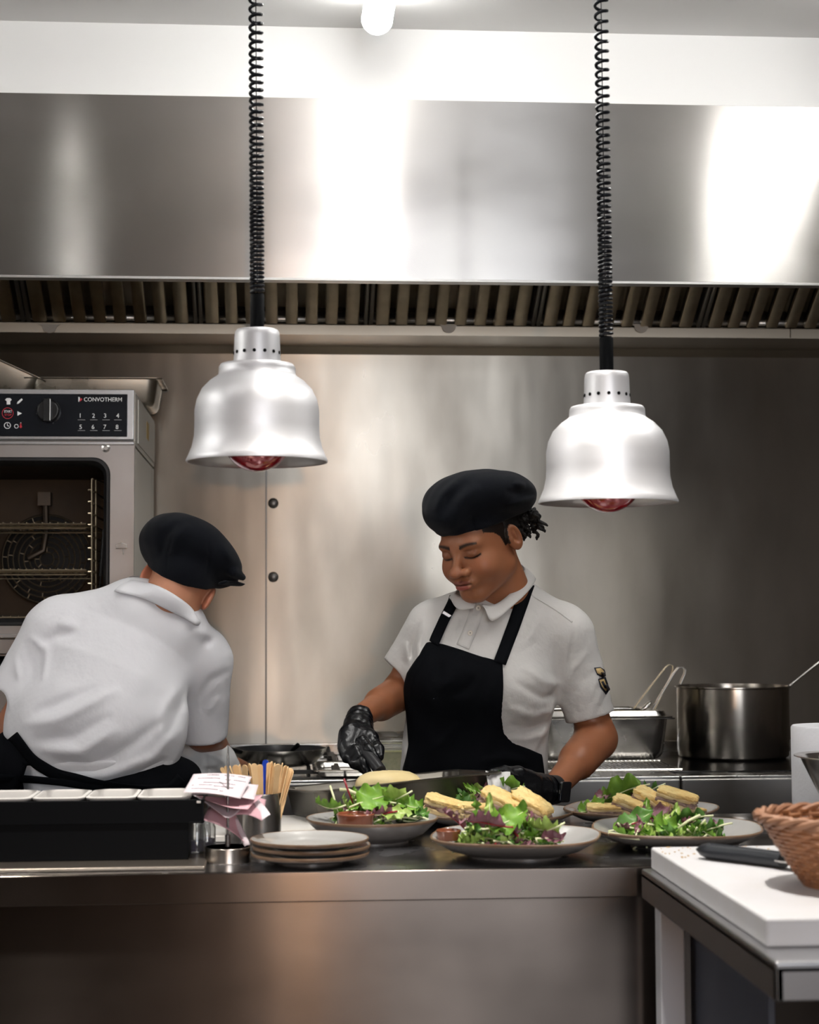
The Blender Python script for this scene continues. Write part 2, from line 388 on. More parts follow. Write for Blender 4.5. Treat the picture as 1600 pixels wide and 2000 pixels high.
# ---------------------------------------------------------------- heat lamps
Malu = mat('matt anodised aluminium', (.80, .80, .82), .42, .65, rnoise=(8, (.2, .2, 6), .43, .50))
Malui = mat('inner reflector', (.62, .60, .58), .4, .9)
Mbulb = mat('ruby red bulb glass', (.32, .006, .015), .08, .2, coat=1.)
def heat_lamp(px, cy_, pyrim, Y, label, cordlean):
    c = aty(px, pyrim, Y); t = thing('heat_lamp', c, label, 'heat lamp', 'chrome heat lamps hanging over the pass')
    k = Y/2.9*.1195/.119
    pr = [(.1195,0),(.1200,.003),(.1165,.010),(.1100,.026),(.1063,.044),(.1055,.060),(.1055,.088),(.1020,.106),(.0935,.124),(.0800,.138),(.0690,.1455),(.0655,.149),(.0650,.158),(.0645,.162),(.0620,.166),(.050,.168),(.0415,.1685)]
    pr = [(r*k, z*k) for r, z in pr]
    sh = MB(); sh.lathe(pr, 72, cap=False); sh.build('shade', Malu, t, angle=60)
    si = MB(); si.lathe([(r-.0022, z) for r, z in pr[:15]], 64, cap=False); si.lathe([(pr[0][0], 0), (pr[0][0]-.0022, 0)], 64, cap=False); si.build('inner_reflector', Malui, t, angle=60)
    cp = MB(); cp.lathe([(.0405*k, .1685*k), (.0395*k, .182*k), (.0385*k, .215*k), (.0375*k, .222*k), (.035*k, .2255*k), (.014*k, .2262*k)], 56); cap = cp.build('lamp_cap', Malu, t, angle=60)
    for j in range(14):
        a = 2*PI*j/14+.12; hb = MB()
        M = Matrix.Rotation(a, 4, 'Z') @ Matrix.Translation((.0397*k, 0, .1855*k)) @ Matrix.Rotation(PI/2, 4, 'Y')
        hb.lathe([(0, .0006), (.0031, .0006), (.0031, -.002)], 14, M, cap=False); hb.build('vent_hole', Mblack, cap)
    bb = MB(); R = .066*k
    bb.lathe([(R*math.sin(a), .062*k-.078*k*math.cos(a)*(1 if a < PI/2 else .6)) for a in np.linspace(0, PI*.8, 20)], 40); bb.build('bulb', Mbulb, t)
    sl = MB(); sl.lathe([(.0125, .225*k), (.0125, .285*k), (.0115, .287*k)], 20); sl.build('cord_sleeve', Mblack, t, bevel=.001)
    # coiled cord, coils open out towards the top
    top = ZC-c.z; pts = []; z = .287*k; a = 0
    while z < top:
        q = min(1, max(0, (z-.44)/.5))
        dz = .0078+(.021-.0078)*q
        rr = .0105+.0005*q
        for j in range(14):
            a += 2*PI/14; z += dz/14
            pts.append((rr*math.cos(a)+cordlean*(z-.28), rr*math.sin(a), z))
    cd = MB(); cd.tube(pts, .0031, 7); cd.build('coiled_cord', Mcord, t)
    wi = MB(); wi.tube([(cordlean*0, 0, .287*k), (cordlean*(top-.28), 0, top)], .0009, 5); wi.build('suspension_wire', Mblack, t)
    return t
Mcord = mat('glossy black coiled cable', (.004, .005, .008), .3, spec=.35)
heat_lamp(502, 0, 903, 3.0, 'left heat lamp, the higher one, over the plate stack', -.006)
heat_lamp(1188, 0, 983, 3.0, 'right heat lamp, the lower one, beside the woman\'s beret', -.004)
# ---------------------------------------------------------------- front counter
ct = thing('counter', (0, 3.2, 0), 'long stainless steel pass counter carrying the plates and the black box', 'counter')
def Cn(o): o.location = (0, -3.2, 0); return o
Cn(rbox('worktop', Mtop, ct, WL+.02, 2.2, 2.822, 3.56, .895, .9, .0015))
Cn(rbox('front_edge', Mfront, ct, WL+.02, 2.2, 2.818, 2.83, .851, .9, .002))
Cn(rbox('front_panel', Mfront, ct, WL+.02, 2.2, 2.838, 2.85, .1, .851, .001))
Cn(rbox('back_panel', Msat, ct, WL+.02, 2.2, 3.545, 3.555, .1, .895, .001))
Cn(rbox('plinth', Mblack, ct, WL+.05, 2.15, 2.9, 3.5, 0, .1, 0))
# ---------------------------------------------------------------- back range
Mrf = mat('range front steel', (.52, .50, .48), .32, 1, aniso=(.6, (1, 0, 0)), noise=(6, (1, 1, 4), (.40, .38, .36), .5, 4))
rg = thing('cooking_range', (.5, 4.8, 0), 'steel cooking range with gas burner and black hob along the back wall', 'cooking range')
def Rg(o): o.location = (-.5, -4.8, 0); return o
yf = 4.42; xs = [-.37, .155, 1.03, 1.60]
Mrtop = mat('range top steel', (.60, .59, .57), .25, 1, rnoise=(10, (1, 1, 1), .15, .35))
for i in range(3):
    Rg(rbox('range_top', Mrtop, rg, xs[i]+.001, xs[i+1]-.001, yf+.002, YB-.02, .885, .9, .004, seg=3))
    Rg(rbox('front_panel', Mrf, rg, xs[i]+.001, xs[i+1]-.001, yf, yf+.02, .76, .893, .006, seg=3))
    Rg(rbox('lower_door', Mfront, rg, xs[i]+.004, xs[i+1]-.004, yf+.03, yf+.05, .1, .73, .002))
Rg(rbox('carcass', Mdark, rg, xs[0], xs[3], yf+.05, YB-.02, .1, .88, 0))
Rg(rbox('rear_upstand', Msteel, rg, xs[0], xs[3], YB-.03, YB-.005, .9, .935, .003))
Rg(rbox('hob_glass', mat('black hob glass', (.006, .006, .007), .12, coat=.6), rg, 1.03, 1.58, yf+.09, YB-.08, .9, .904, .001))
# wire rack strip + drawer slot
mb = MB()
for k in range(40):
    x = .58+k*.0115; mb.tube([(x, yf+.03, .916), (x, YB-.2, .916)], .0018, 5)
for yy in (yf+.03, yf+.3, YB-.2): mb.tube([(.57, yy, .914), (1.04, yy, .914)], .0028, 6)
wr = mb.build('wire_rack', Msteel); tag(wr, 'chrome wire rack lying on the range under the steel pans', 'wire rack')
# burner grate with raised teeth
mb = MB(); xg0, xg1, yg0, yg1 = -.30, .14, yf+.12, YB-.1
for yy in (yg0, yg1): mb.box(xg0, xg1, yy-.006, yy+.006, .9045, .915)
for xx in (xg0, xg1): mb.box(xx-.006, xx+.006, yg0, yg1, .9045, .915)
n = 7
for k in range(n):
    x = xg0+.03+k*(xg1-xg0-.04)/(n-1)
    mb.add([(x-.006, yg1-.01, .915), (x+.006, yg1-.01, .915), (x+.006, yg1+.006, .915), (x-.006, yg1+.006, .915), (x-.003, yg1, .932), (x+.003, yg1, .932)], [(0,1,2,3),(0,1,5,4),(2,3,4,5),(1,2,5),(0,4,3)])
    mb.box(x-.005, x+.005, yg1-.16, yg1, .905, .9155); mb.box(x-.005, x+.005, yg0, yg0+.14, .905, .9155)
for xx in (xg0+.02, xg1-.02):
    for yy in (yg0+.02, yg1-.02): mb.box(xx-.006, xx+.006, yy-.006, yy+.006, .9005, .9045)
Mgr = mat('cast iron grate', (.03, .028, .026), .5, .5)
g_ = mb.build('burner_grate', Mgr, bevel=.0015); tag(g_, 'black cast iron burner grate with raised teeth under the frying pan', 'grate')
# ---------------------------------------------------------------- right work table
wt = thing('work_table', (.9, 2.45, 0), 'small stainless work table in the right foreground under the white board', 'table')
def Wt(o): o.location = (-.9, -2.45, 0); return o
x0, x1, y0, y1 = .584, 1.5, 2.03, 2.80
Wt(rbox('table_top', mat('table steel', (.45, .45, .46), .3, 1), wt, x0, x1, y0, y1, .884, .9, .004, seg=3))
Mlip = mat('table edge steel', (.30, .29, .29), .38, 1)
Wt(rbox('side_lip', Mlip, wt, x0, x0+.012, y0, y1, .852, .895, .003))
Wt(rbox('front_lip', Mlip, wt, x0, x1, y0, y0+.012, .852, .895, .003))
Mleg = mat('white enamelled table leg', (.62, .63, .68), .35)
for lx, ly in ((x0+.018, y1-.055), (x0+.018, y0+.35), (x1-.06, y1-.055), (x1-.06, y0+.05)):
    if ly < y0+.4 and lx < 1: continue
    Wt(rbox('leg', Mleg, wt, lx, lx+.04, ly, ly+.04, 0, .884, .003))
Wt(rbox('side_panel', mat('dark blue grey panel', (.05, .055, .075), .5), wt, x0+.075, x0+.085, y0+.30, y1-.02, .05, .87, .001))
Wt(rbox('lower_shelf', Mlip, wt, x0+.03, x1-.03, y0+.05, y1-.03, .2, .22, .002))

# ================================================================ combi oven
random.seed(3)
Mox = mat('oven front steel', (.40, .38, .365), .36, 1, noise=(8, (1, 1, 1), (.33, .30, .28), .7, 6))
Mside = mat('oven side beige steel', (.62, .60, .55), .45, .55)
Mpan = mat('glossy black control glass', (.010, .012, .016), .18, coat=.4)
Mfrm = mat('bright trim', (.82, .82, .82), .25, .9)
Mink = mat('white printing', (.85, .85, .85), .5)
Mred = mat('red printing', (.55, .02, .04), .5)
Mgask = mat('door gasket rubber', (.012, .012, .013), .35)
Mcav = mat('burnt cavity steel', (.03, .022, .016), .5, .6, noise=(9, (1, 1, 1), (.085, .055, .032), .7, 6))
Mwire = mat('rack wire', (.50, .42, .30), .3, 1)
YO, YOB = 4.5, 5.19
def oven_at(px, py): return aty(px, py, YO)
xr = oven_at(262, 900).x; xl = -1.22; ztop = oven_at(262, 762).z; zpan = oven_at(262, 862).z; zbot = oven_at(0, 1338).z
ov = thing('combi_oven', ((xl+xr)/2, YO, zbot), 'steel combi oven with its door open, black control panel and empty racks', 'oven')
def O(o, par=ov):
    o.parent = par; o.matrix_parent_inverse = Matrix.Translation((-(xl+xr)/2, -YO, -zbot)) ; return o
x_c = oven_at(215, 1000).x; xcl = -1.12; zc0 = oven_at(100, 1222).z; zc1 = oven_at(100, 893).z
def front_plate(x0, x1, z0, z1, cx0, cx1, cz0, cz1, r, y, th):
    n = 8; outer = []; inner = []
    hx, hz = (cx1-cx0)/2, (cz1-cz0)/2; c = ((cx0+cx1)/2, (cz0+cz1)/2)
    inn = rrect(hx, hz, r, n, *c)
    mb = MB(); out = []
    for (ix, iz) in inn:
        dx, dz = ix-c[0], iz-c[1]
        sx = ((x1 if dx > 0 else x0)-c[0])/dx if abs(dx) > 1e-9 else 1e9; sz = ((z1 if dz > 0 else z0)-c[1])/dz if abs(dz) > 1e-9 else 1e9
        s_ = min(sx, sz); out.append((c[0]+dx*s_, c[1]+dz*s_))
    # snap corner points
    for q, (sx, sz) in enumerate(((x1, z1), (x0, z1), (x0, z0), (x1, z0))): out[q*(n+1)+n//2] = (sx, sz)
    loops = [[(a, y+th, b) for a, b in out], [(a, y, b) for a, b in out], [(a, y, b) for a, b in inn], [(a, y+th, b) for a, b in inn]]
    mb.grid(loops, False, True); return mb
O(front_plate(xl, xr, zbot+.06, zpan-.006, xcl, x_c, zc0, zc1, .045, YO, .03).build('front_frame', Mox, angle=30))
mb = MB()
for d, yy in ((0, .004), (.006, -.003), (.012, .004), (.020, .02), (.022, .10)):
    pass
loops = [[(a, YO+yy, b) for a, b in rrect((x_c-xcl)/2-d, (zc1-zc0)/2-d, .045-d*.6, 8, (xcl+x_c)/2, (zc0+zc1)/2)] for d, yy in ((-.001, .002), (.003, -.004), (.009, -.004), (.013, .004), (.018, .012), (.02, .06))]
mb.grid(loops, False, True); O(mb.build('door_gasket', Mgask))
mb = MB(); d = .02
loops = [[(a, YO+yy, b) for a, b in rrect((x_c-xcl)/2-d, (zc1-zc0)/2-d, .035, 8, (xcl+x_c)/2, (zc0+zc1)/2)] for d, yy in ((.02, .05), (.012, .2), (.012, .58))]
mb.grid(loops, False, True); n0 = len(mb.v)-len(loops[0]); mb.f.append(tuple(range(n0, len(mb.v)))); mb.m.append(0)
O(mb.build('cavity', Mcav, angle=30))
# fan guard
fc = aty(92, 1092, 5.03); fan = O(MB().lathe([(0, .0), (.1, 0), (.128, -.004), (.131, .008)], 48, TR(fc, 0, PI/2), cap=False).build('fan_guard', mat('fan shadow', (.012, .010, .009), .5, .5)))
mb = MB()
for r in (.128, .112, .097, .081, .066, .050, .035, .02): mb.tube([(fc.x+r*math.cos(a), fc.y-.006, fc.z+r*math.sin(a)) for a in np.linspace(0, 2*PI, 49)[:-1]], .0022, 6, closed=True)
for k in range(8):
    rs = [.02, .035, .05, .066, .081, .097, .112, .128]
    for j in range(7):
        if j in (1, 4) : continue
        for q in range(2 if j > 3 else 1):
            a = 2*PI*k/8+j*.45+q*.39; mb.tube([(fc.x+rs[j]*math.cos(a), fc.y-.006, fc.z+rs[j]*math.sin(a)), (fc.x+rs[j+1]*math.cos(a), fc.y-.006, fc.z+rs[j+1]*math.sin(a))], .0016, 5)
g = mb.build('guard_wires', mat('guard wire', (.34, .28, .20), .4, .9), fan); g.matrix_parent_inverse = Matrix()
# shaft down to the fan
mb = MB(); a = aty(88, 965, 4.98); b = aty(90, 1040, 4.98); mb.box(a.x-.018, a.x+.018, 4.96, 5.0, aty(88, 988, 4.98).z, aty(88, 962, 4.98).z); mb.tube([a, b, aty(84, 1075, 4.97), aty(55, 1090, 4.97)], .010, 10)
O(mb.build('steam_pipe', Mdark))
# rack rails on the right of the cavity
mb = MB()
for (px, Y) in ((180, 4.58), (188, 4.66), (206, 4.62)):
    t0, t1 = aty(px, 936, Y), aty(px, 1215, Y); mb.tube([t0, t1], .0028, 6)
for py in (957, 980, 1003, 1025, 1048, 1071, 1093, 1117, 1140, 1165, 1190):
    p = aty(172, py, 4.58); q = aty(206, py-2, 4.62); mb.tube([p, (p.x+.006, p.y+.0, p.z), (p.x+.008, p.y+.42, p.z)], .0028, 6)
mb.tube([aty(180, 936, 4.58), aty(188, 936, 4.66), aty(206, 944, 4.62)], .0028, 6)
O(mb.build('rack_rail', Mwire))
for py in (1024, 1114, 1206):
    mb = MB(); p = aty(168, py, 4.58); z = p.z
    for yy in (4.58, 4.70, 4.98): mb.tube([(xcl+.03, yy, z), (p.x, yy, z)], .0033, 6)
    for k in range(30): 
        x = p.x-.012-k*.0205
        mb.tube([(x, 4.576, z+.004), (x, 4.98, z+.004)], .0016, 5)
    mb.tube([(xcl+.03, 4.575, z-.012), (p.x, 4.575, z-.012)], .0022, 6); mb.tube([(xcl+.03, 4.60, z-.022), (p.x+.01, 4.60, z-.022)], .002, 6)
    O(mb.build('wire_shelf', Mwire))
p0, p1 = aty(204, 1035, 4.60), aty(197, 1125, 4.60)
mb = MB(); mb.tube([p0, (p0+p1)/2, p1], .006, 10); mb.tube([p1, aty(195, 1150, 4.60)], .0025, 6); O(mb.build('core_probe', Mgask))
# body, side cover, top
mb = MB(); mb.box(xl, xr, YO+.03, YOB, zpan-.008+.001, ztop-.001); O(mb.build('control_housing', Mside, bevel=.003))
mb = MB(); mb.box(x_c+.02, xr-.001, YO+.03, YOB, zbot+.06, zpan-.012); mb.box(xl, xcl-.001, YO+.03, YOB, zbot+.06, zpan-.012); mb.box(xl, xr-.001, YO+.62, YOB, zbot+.06, zpan-.012)
O(mb.build('side_wall', Mside, bevel=.002))
O(rbox('side_cover', Mside, None, xr, xr+.003, YO+.10, YOB-.02, zpan+.004, ztop-.012, .001))
O(rbox('warning_sticker', mat('yellow sticker', (.75, .52, .12), .5), None, xr+.003, xr+.0036, YO+.36, YO+.44, 1.825, 1.875, 0))
O(rbox('panel_frame', Mfrm, None, xl, xr, YO-.012, YO+.03, zpan+.003, ztop, .002))
O(rbox('control_panel', Mpan, None, xl+.01, oven_at(250, 800).x, YO-.0145, YO-.01, oven_at(200, 854).z, oven_at(200, 771).z, .0015))
O(rbox('panel_ledge', Mfrm, None, xl, xr, YO-.006, YO+.02, zpan-.010, zpan-.001, .002))
c = oven_at(207, 875); mb = MB(); mb.lathe([(.0115, 0), (.0115, -.003), (.006, -.005), (.005, -.002), (0, -.002)], 20, TR((c.x, YO+.001, c.z), 0, -PI/2)); O(mb.build('frame_screw', Msteel))
YP = YO-.0152
Mknob = mat('black knob', (.010, .010, .011), .3)
kc = aty(95, 803, YP); mb = MB()
MK = TR((kc.x, YP, kc.z), 0, PI/2)
mb.lathe([(.031, 0), (.030, .012), (.026, .016), (0, .016)], 40, MK, cap=False); mb.box(-.009, .009, -.030, .030, .014, .032, MK)
kn = O(mb.build('knob', Mknob, bevel=.002)); 
mb = MB(); mb.box(kc.x+.007, kc.x+.009, YP-.0325, YP-.030, kc.z-.028, kc.z+.028); k2 = mb.build('knob_pointer', Mink, kn); k2.matrix_parent_inverse = Matrix()
def text(s, px, py, hpx, m, name, Y=YP, ext=.0002, wpx=None, shear=0, font_w=None):
    cu = bpy.data.curves.new(name, 'FONT'); cu.body = s; cu.align_x = 'LEFT'; cu.size = 1; cu.extrude = 0; cu.shear = shear; cu.resolution_u = 3; cu.offset = font_w or 0
    o = bpy.data.objects.new(name, cu); S.collection.objects.link(o); bpy.context.view_layer.update()
    me = bpy.data.meshes.new_from_object(o.evaluated_get(bpy.context.evaluated_depsgraph_get())); bpy.data.objects.remove(o)
    co = np.zeros(len(me.vertices)*3, np.float32); me.vertices.foreach_get('co', co); co = co.reshape(-1, 3)
    h = co[:, 1].max()-co[:, 1].min(); w_ = co[:, 0].max()-co[:, 0].min(); k = Y/F
    sz = hpx*k/h; sx = sz if wpx is None else wpx*k/w_
    c = aty(px, py, Y); lo = co.min(0); out = np.zeros_like(co); out[:, 0] = c.x+(co[:, 0]-lo[0])*sx; out[:, 1] = Y; out[:, 2] = c.z+(co[:, 1]-lo[1])*sz
    me.vertices.foreach_set('co', out.ravel()); me.materials.clear(); me.materials.append(m)
    o = bpy.data.objects.new(name, me); link(o); return o
# px,py = lower left corner of the lettering
O(text('CONVOTHERM', 164, 784, 8, Mink, 'brand_lettering', wpx=73, font_w=.004))
for i, (a, b) in enumerate(((155, 159), (179, 183), (203, 206), (226, 230))):
    O(text(str(i+1), b-3, 816, 8.5, Mink, 'key_digit', font_w=.004)); O(text(str(i+5), b-4, 838, 8.5, Mink, 'key_digit', font_w=.004))
    for yy in (820, 841):
        p = aty(a-3, yy, YP); O(rbox('key_line', mat('grey printing', (.3, .3, .3), .5), None, p.x, p.x+.019, YP-.0002, YP, p.z-.0007, p.z+.0007, 0))
def flat(name, pts, m, Y=YP):
    P = [aty(x, y, Y) for x, y in pts]; me = bpy.data.meshes.new(name); me.from_pydata([tuple(p) for p in P], [], [tuple(range(len(P)))]); me.materials.append(m); o = bpy.data.objects.new(name, me); link(o); return O(o)
def ring(name, cx, cy, r, wd, m, Y=YP):
    mb = MB(); k = Y/F; c = aty(cx, cy, Y); mb.grid([[(c.x+q*k*math.cos(a), Y, c.z+q*k*math.sin(a)) for a in np.linspace(0, 2*PI, 33)[:-1]] for q in (r, r-wd)], False, True); return O(mb.build(name, m))
flat('logo_arrow', [(153, 775), (156, 776), (156, 784), (153, 785)], Mink); flat('logo_arrow', [(154, 784), (158, 777), (161, 780), (157, 784)], Mred)
O(text('START', 8, 806, 5, Mink, 'start_lettering', wpx=15, font_w=.006)); O(text('STOP', 9, 812.5, 4.5, Mred, 'stop_lettering', wpx=13, font_w=.004))
ring('start_ring', 15, 807, 11, 1, Mred)
flat('play_symbol', [(34, 803), (43, 807.5), (34, 812)], Mink)
flat('shirt_symbol', [(10, 781), (13, 777.5), (20, 777.5), (23, 781), (20, 783.5), (20, 790), (13, 790), (13, 783.5)], Mink)
flat('pencil_symbol', [(33, 789), (34, 785), (42, 778), (44.5, 780.5), (37, 788)], Mink)
ring('clock_symbol', 14.5, 831, 6.5, 1.2, Mink); flat('clock_hand', [(14, 827), (15, 827), (15, 831), (18, 832), (18, 833), (14, 832)], Mink)
ring('probe_symbol', 32, 832.5, 4.2, 1.1, Mink); flat('thermometer_symbol', [(39, 826), (42, 826), (42, 831), (43.5, 834), (40.5, 836.5), (37.5, 834), (39, 831)], Mred)
flat('thermometer_stem', [(39.6, 825), (41.4, 825), (41.4, 829), (39.6, 829)], Mink)
# latch
c = oven_at(238, 1067); mb = MB(); mb.prism([(-.015, -.006), (-.015, .004), (0, .010), (.015, .004), (.015, -.006)], 0, .012, TR((c.x, YO, c.z), 0, PI/2)); mb.tube([(c.x+.003, YO-.004, c.z-.008), (c.x+.004, YO-.004, c.z-.022)], .0018, 6)
O(mb.build('latch', Msteel, bevel=.001))
# sill and open door edge below the cavity
O(rbox('drip_tray', Mfrm, None, xl, xr, YO-.03, YO+.01, oven_at(0, 1246).z, oven_at(0, 1238).z, .002))
O(rbox('sill', Mox, None, xl, xr, YO-.02, YO+.02, oven_at(0, 1278).z, oven_at(0, 1247).z, .003))
O(rbox('plinth', Mblack, None, xl, xr, YO+.0, YOB, zbot, oven_at(0, 1280).z, .002))
# lower oven
zl = oven_at(0, 1340).z
lo = thing('lower_oven', ((xl+xr)/2, YO, 0), 'second oven stacked underneath, hidden mostly by the man in white', 'oven')
def LO(o): o.parent = lo; o.matrix_parent_inverse = Matrix.Translation((-(xl+xr)/2, -YO, 0)); return o
LO(rbox('body', Mside, None, xl, xr, YO+.02, YOB, .12, zl-.003, .003))
LO(rbox('top_trim', Mfrm, None, xl, xr, YO-.012, YO+.02, oven_at(0, 1412).z, zl-.003, .004))
LO(rbox('control_panel', Mpan, None, xl, xr, YO-.006, YO+.02, oven_at(0, 1480).z, oven_at(0, 1416).z, .003))
LO(rbox('door', Mox, None, xl, xr, YO-.006, YO+.02, .12, oven_at(0, 1482).z, .003))
LO(rbox('label_plate', Mink, None, aty(-8, 1450, YO).x, aty(6, 1450, YO).x, YO-.008, YO-.006, aty(0, 1462, YO).z, aty(0, 1450, YO).z, .001))
mb = MB()
for (a, b) in ((xl+.03, YO+.08), (xr-.03, YO+.08), (xl+.03, YOB-.08), (xr-.03, YOB-.08)): mb.box(a-.02, a+.02, b-.02, b+.02, 0, .12)
LO(mb.build('foot', Mblack))
# ================================================================ gastronorm pans
Mgn = mat('gastronorm steel', (.60, .565, .50), .26, 1, rnoise=(9, (1, 1, 1), .18, .38), noise=(7, (1, 1, 1), (.46, .42, .35), .6, 5))
def gn_mesh(lx, ly, h, fl_=.014, taper=.012, r=.03, th=.0015):
    mb = MB(); L = []
    def lp(d, z, rr): return [(a, b, z) for a, b in rrect(lx/2-d, ly/2-d, max(rr, .004), 6)]
    L += [lp(0, h-.003, .018), lp(-.0005, h-.0, .018), lp(fl_*.6, h+.001, .022), lp(fl_, h-.002, r), lp(fl_+taper*.8, h*.18, r), lp(fl_+taper+.003, h*.05, r), lp(fl_+taper+.012, 0, r*.8)]
    loopstack(mb, L, capb=False, capt=True)
    return mb
def gn(name, M, lx, ly, h, label, cat='pan', m=None, group=None):
    o = gn_mesh(lx, ly, h).build(name, m or Mgn, solid=.0016, angle=50); o.matrix_world = M; return tag(o, label, cat, group)
p = aty(303, 742, 4.86); gn('steel_pan', TR((p.x-.175, 4.97, ztop+.003)), .39, .26, .078, 'steel food pan on top of the oven, nearest its right edge', 'pan')
p = aty(10, 705, 4.9); gn('steel_pan', TR((p.x-.085, 4.95, ztop+.076), .1, 0, .42), .36, .27, .075, 'steel food pan lying tilted on top of the oven, at the left edge', 'pan')
# steel GN container with lid on the range
p = aty(1180, 1492, 4.72)
cg = thing('steel_container', (p.x, 4.86, .918), 'deep steel food container on the range between the woman and the stock pot', 'container')
gn_mesh(.405, .30, .115, .014, .012, .045).build('body', Msteel, cg, solid=.0016, angle=50)
mb = MB(); loopstack(mb, [[(a, b, z) for a, b in rrect(x, y, .03, 6)] for x, y, z in ((.198, .146, .117), (.20, .148, .119), (.185, .133, .120), (.178, .126, .133), (.150, .10, .134), (.142, .092, .128))], capb=False, capt=False); mb.build('rim_tray', Msteel, cg, solid=.0012)
mb = MB(); squad(mb, .14, .09, .006, .6, taper=0, nz=.02); o = mb.build('contents', mat('pale yellow food', (.62, .50, .22), .5, bump=(60, (1, 1, 1), .4, .003)), cg); o.location = (0, 0, .122)
def strip(name, pts, wd, th, m, par=None):
    """flat metal strip following pts, width along Y"""
    mb = MB(); P = []
    pts = [Vector(q) for q in pts]
    for i, q in enumerate(pts):
        a = pts[max(i-1, 0)]; b = pts[min(i+1, len(pts)-1)]; t = (b-a).normalized(); nrm = t.cross(Vector((0, 1, 0))).normalized()
        P.append([tuple(q+Vector((0, 1, 0))*sy*wd/2+nrm*sn*th/2) for sy, sn in ((-1, -1), (1, -1), (1, 1), (-1, 1))])
    mb.grid(P, False, True); n = len(P); mb.f += [(0, 1, 2, 3), (4*n-4, 4*n-3, 4*n-2, 4*n-1)]; mb.m += [0, 0]
    return mb.build(name, m, par, bevel=.0006)
def px3(L): return [aty(a, b, c) for a, b, c in L]
t1 = strip('kitchen_tongs', px3([(1238, 1384, 4.84), (1262, 1352, 4.84), (1290, 1316, 4.84), (1301, 1302, 4.84), (1307, 1298, 4.84), (1313, 1300, 4.84), (1314, 1308, 4.84), (1309, 1325, 4.84), (1302, 1338, 4.84), (1285, 1372, 4.84), (1274, 1392, 4.84)]), .016, .002, mat('brassy tongs steel', (.62, .52, .34), .25, 1))
tag(t1, 'narrow brass-toned tongs leaning in the deep steel container, behind the wider pair', 'tongs')
t2 = strip('kitchen_tongs', px3([(1264, 1402, 4.80), (1290, 1358, 4.80), (1316, 1314, 4.80), (1325, 1304, 4.80), (1333, 1303, 4.80), (1338, 1308, 4.80), (1336, 1318, 4.80), (1328, 1336, 4.80)]), .026, .0022, Msteel)
tag(t2, 'wide steel tongs leaning in the deep steel container, nearer the stock pot', 'tongs')
mb = MB(); squad(mb, .022, .012, .006, .8, M=TR(aty(1262, 1380, 4.83), 0, 0, -.75)); o = mb.build('serving_spoon', Msteel); mb2 = MB(); tag(o, 'steel spoon bowl sticking out of the deep steel container beside the tongs', 'spoon')
# stock pot
p = aty(1433, 1480, 4.95); sp_ = thing('stock_pot', (p.x, 4.95, .9045), 'large brushed steel stock pot standing on the black hob', 'pot')
Mpot = mat('stock pot steel', (.50, .465, .42), .26, 1, aniso=(.75, (0, 0, 1)), noise=(5, (1, 1, 1), (.40, .36, .31), .7, 6))
R = .1625; zr = 1.112-.9045
mb = MB(); mb.lathe([(.150, 0), (.157, .004), (.160, .008), (.160, .018), (R, .022), (R, zr-.006), (R+.006, zr-.003), (R+.006, zr), (R-.002, zr), (R-.004, zr-.01), (R-.004, .03), (0, .03)], 72); mb.build('body', Mpot, sp_, angle=40)
mb = MB(); mb.lathe([(0, .10), (R-.005, .10)], 40); mb.build('contents', mat('brown stock', (.09, .05, .02), .2), sp_)
for a in (PI/2, -PI/2):
    mb = MB(); mb.tube([((R)*math.cos(a)-.04, R*math.sin(a), .165), ((R+.03)*math.cos(a)-.035, (R+.03)*math.sin(a), .168), ((R+.03)*math.cos(a)+.035, (R+.03)*math.sin(a), .168), ((R)*math.cos(a)+.04, (R)*math.sin(a), .165)], .005, 8)
    if a > 0: mb.build('handle', Msteel, sp_)
q = MB().tube(px3([(1500, 1420, 4.95), (1543, 1339, 4.95), (1570, 1317, 4.95), (1612, 1284, 4.95)]), .0042, 8).build('ladle', Msteel); tag(q, 'steel ladle handle leaning out of the stock pot to the right', 'ladle')
# frying pan
p = aty(546, 1467, 4.68); fp = thing('frying_pan', (p.x, 4.68, .9165), 'black non-stick frying pan with steel outside on the gas burner', 'pan')
mb = MB(); mb.lathe([(0, 0), (.080, 0), (.095, .006), (.115, .022), (.127, .043), (.129, .046)], 56, cap=False); mb.build('outside', Msteel, fp)
mb = MB(); mb.lathe([(0, .003), (.079, .003), (.093, .008), (.113, .024), (.1265, .0462), (.129, .0462)], 56, cap=False); mb.build('coating', mat('non stick coating', (.02, .02, .021), .28, bump=(90, (1, 1, 1), .3, .001)), fp)
mb = MB(); mb.tube([(-.10, -.06, .040), (-.13, -.11, .052), (-.15, -.17, .056), (-.165, -.24, .054)], [.010, .011, .012, .011], 10, flat=.6); mb.build('handle', Mblack, fp)
mb = MB(); mb.tube([(.015, .02, .01), (.035, -.01, .045), (.052, -.02, .060)], [.003, .005, .007], 8); o = mb.build('spatula', Mblack); o.location = (p.x, 4.68, .9125); tag(o, 'short black utensil handle resting in the frying pan', 'spatula')
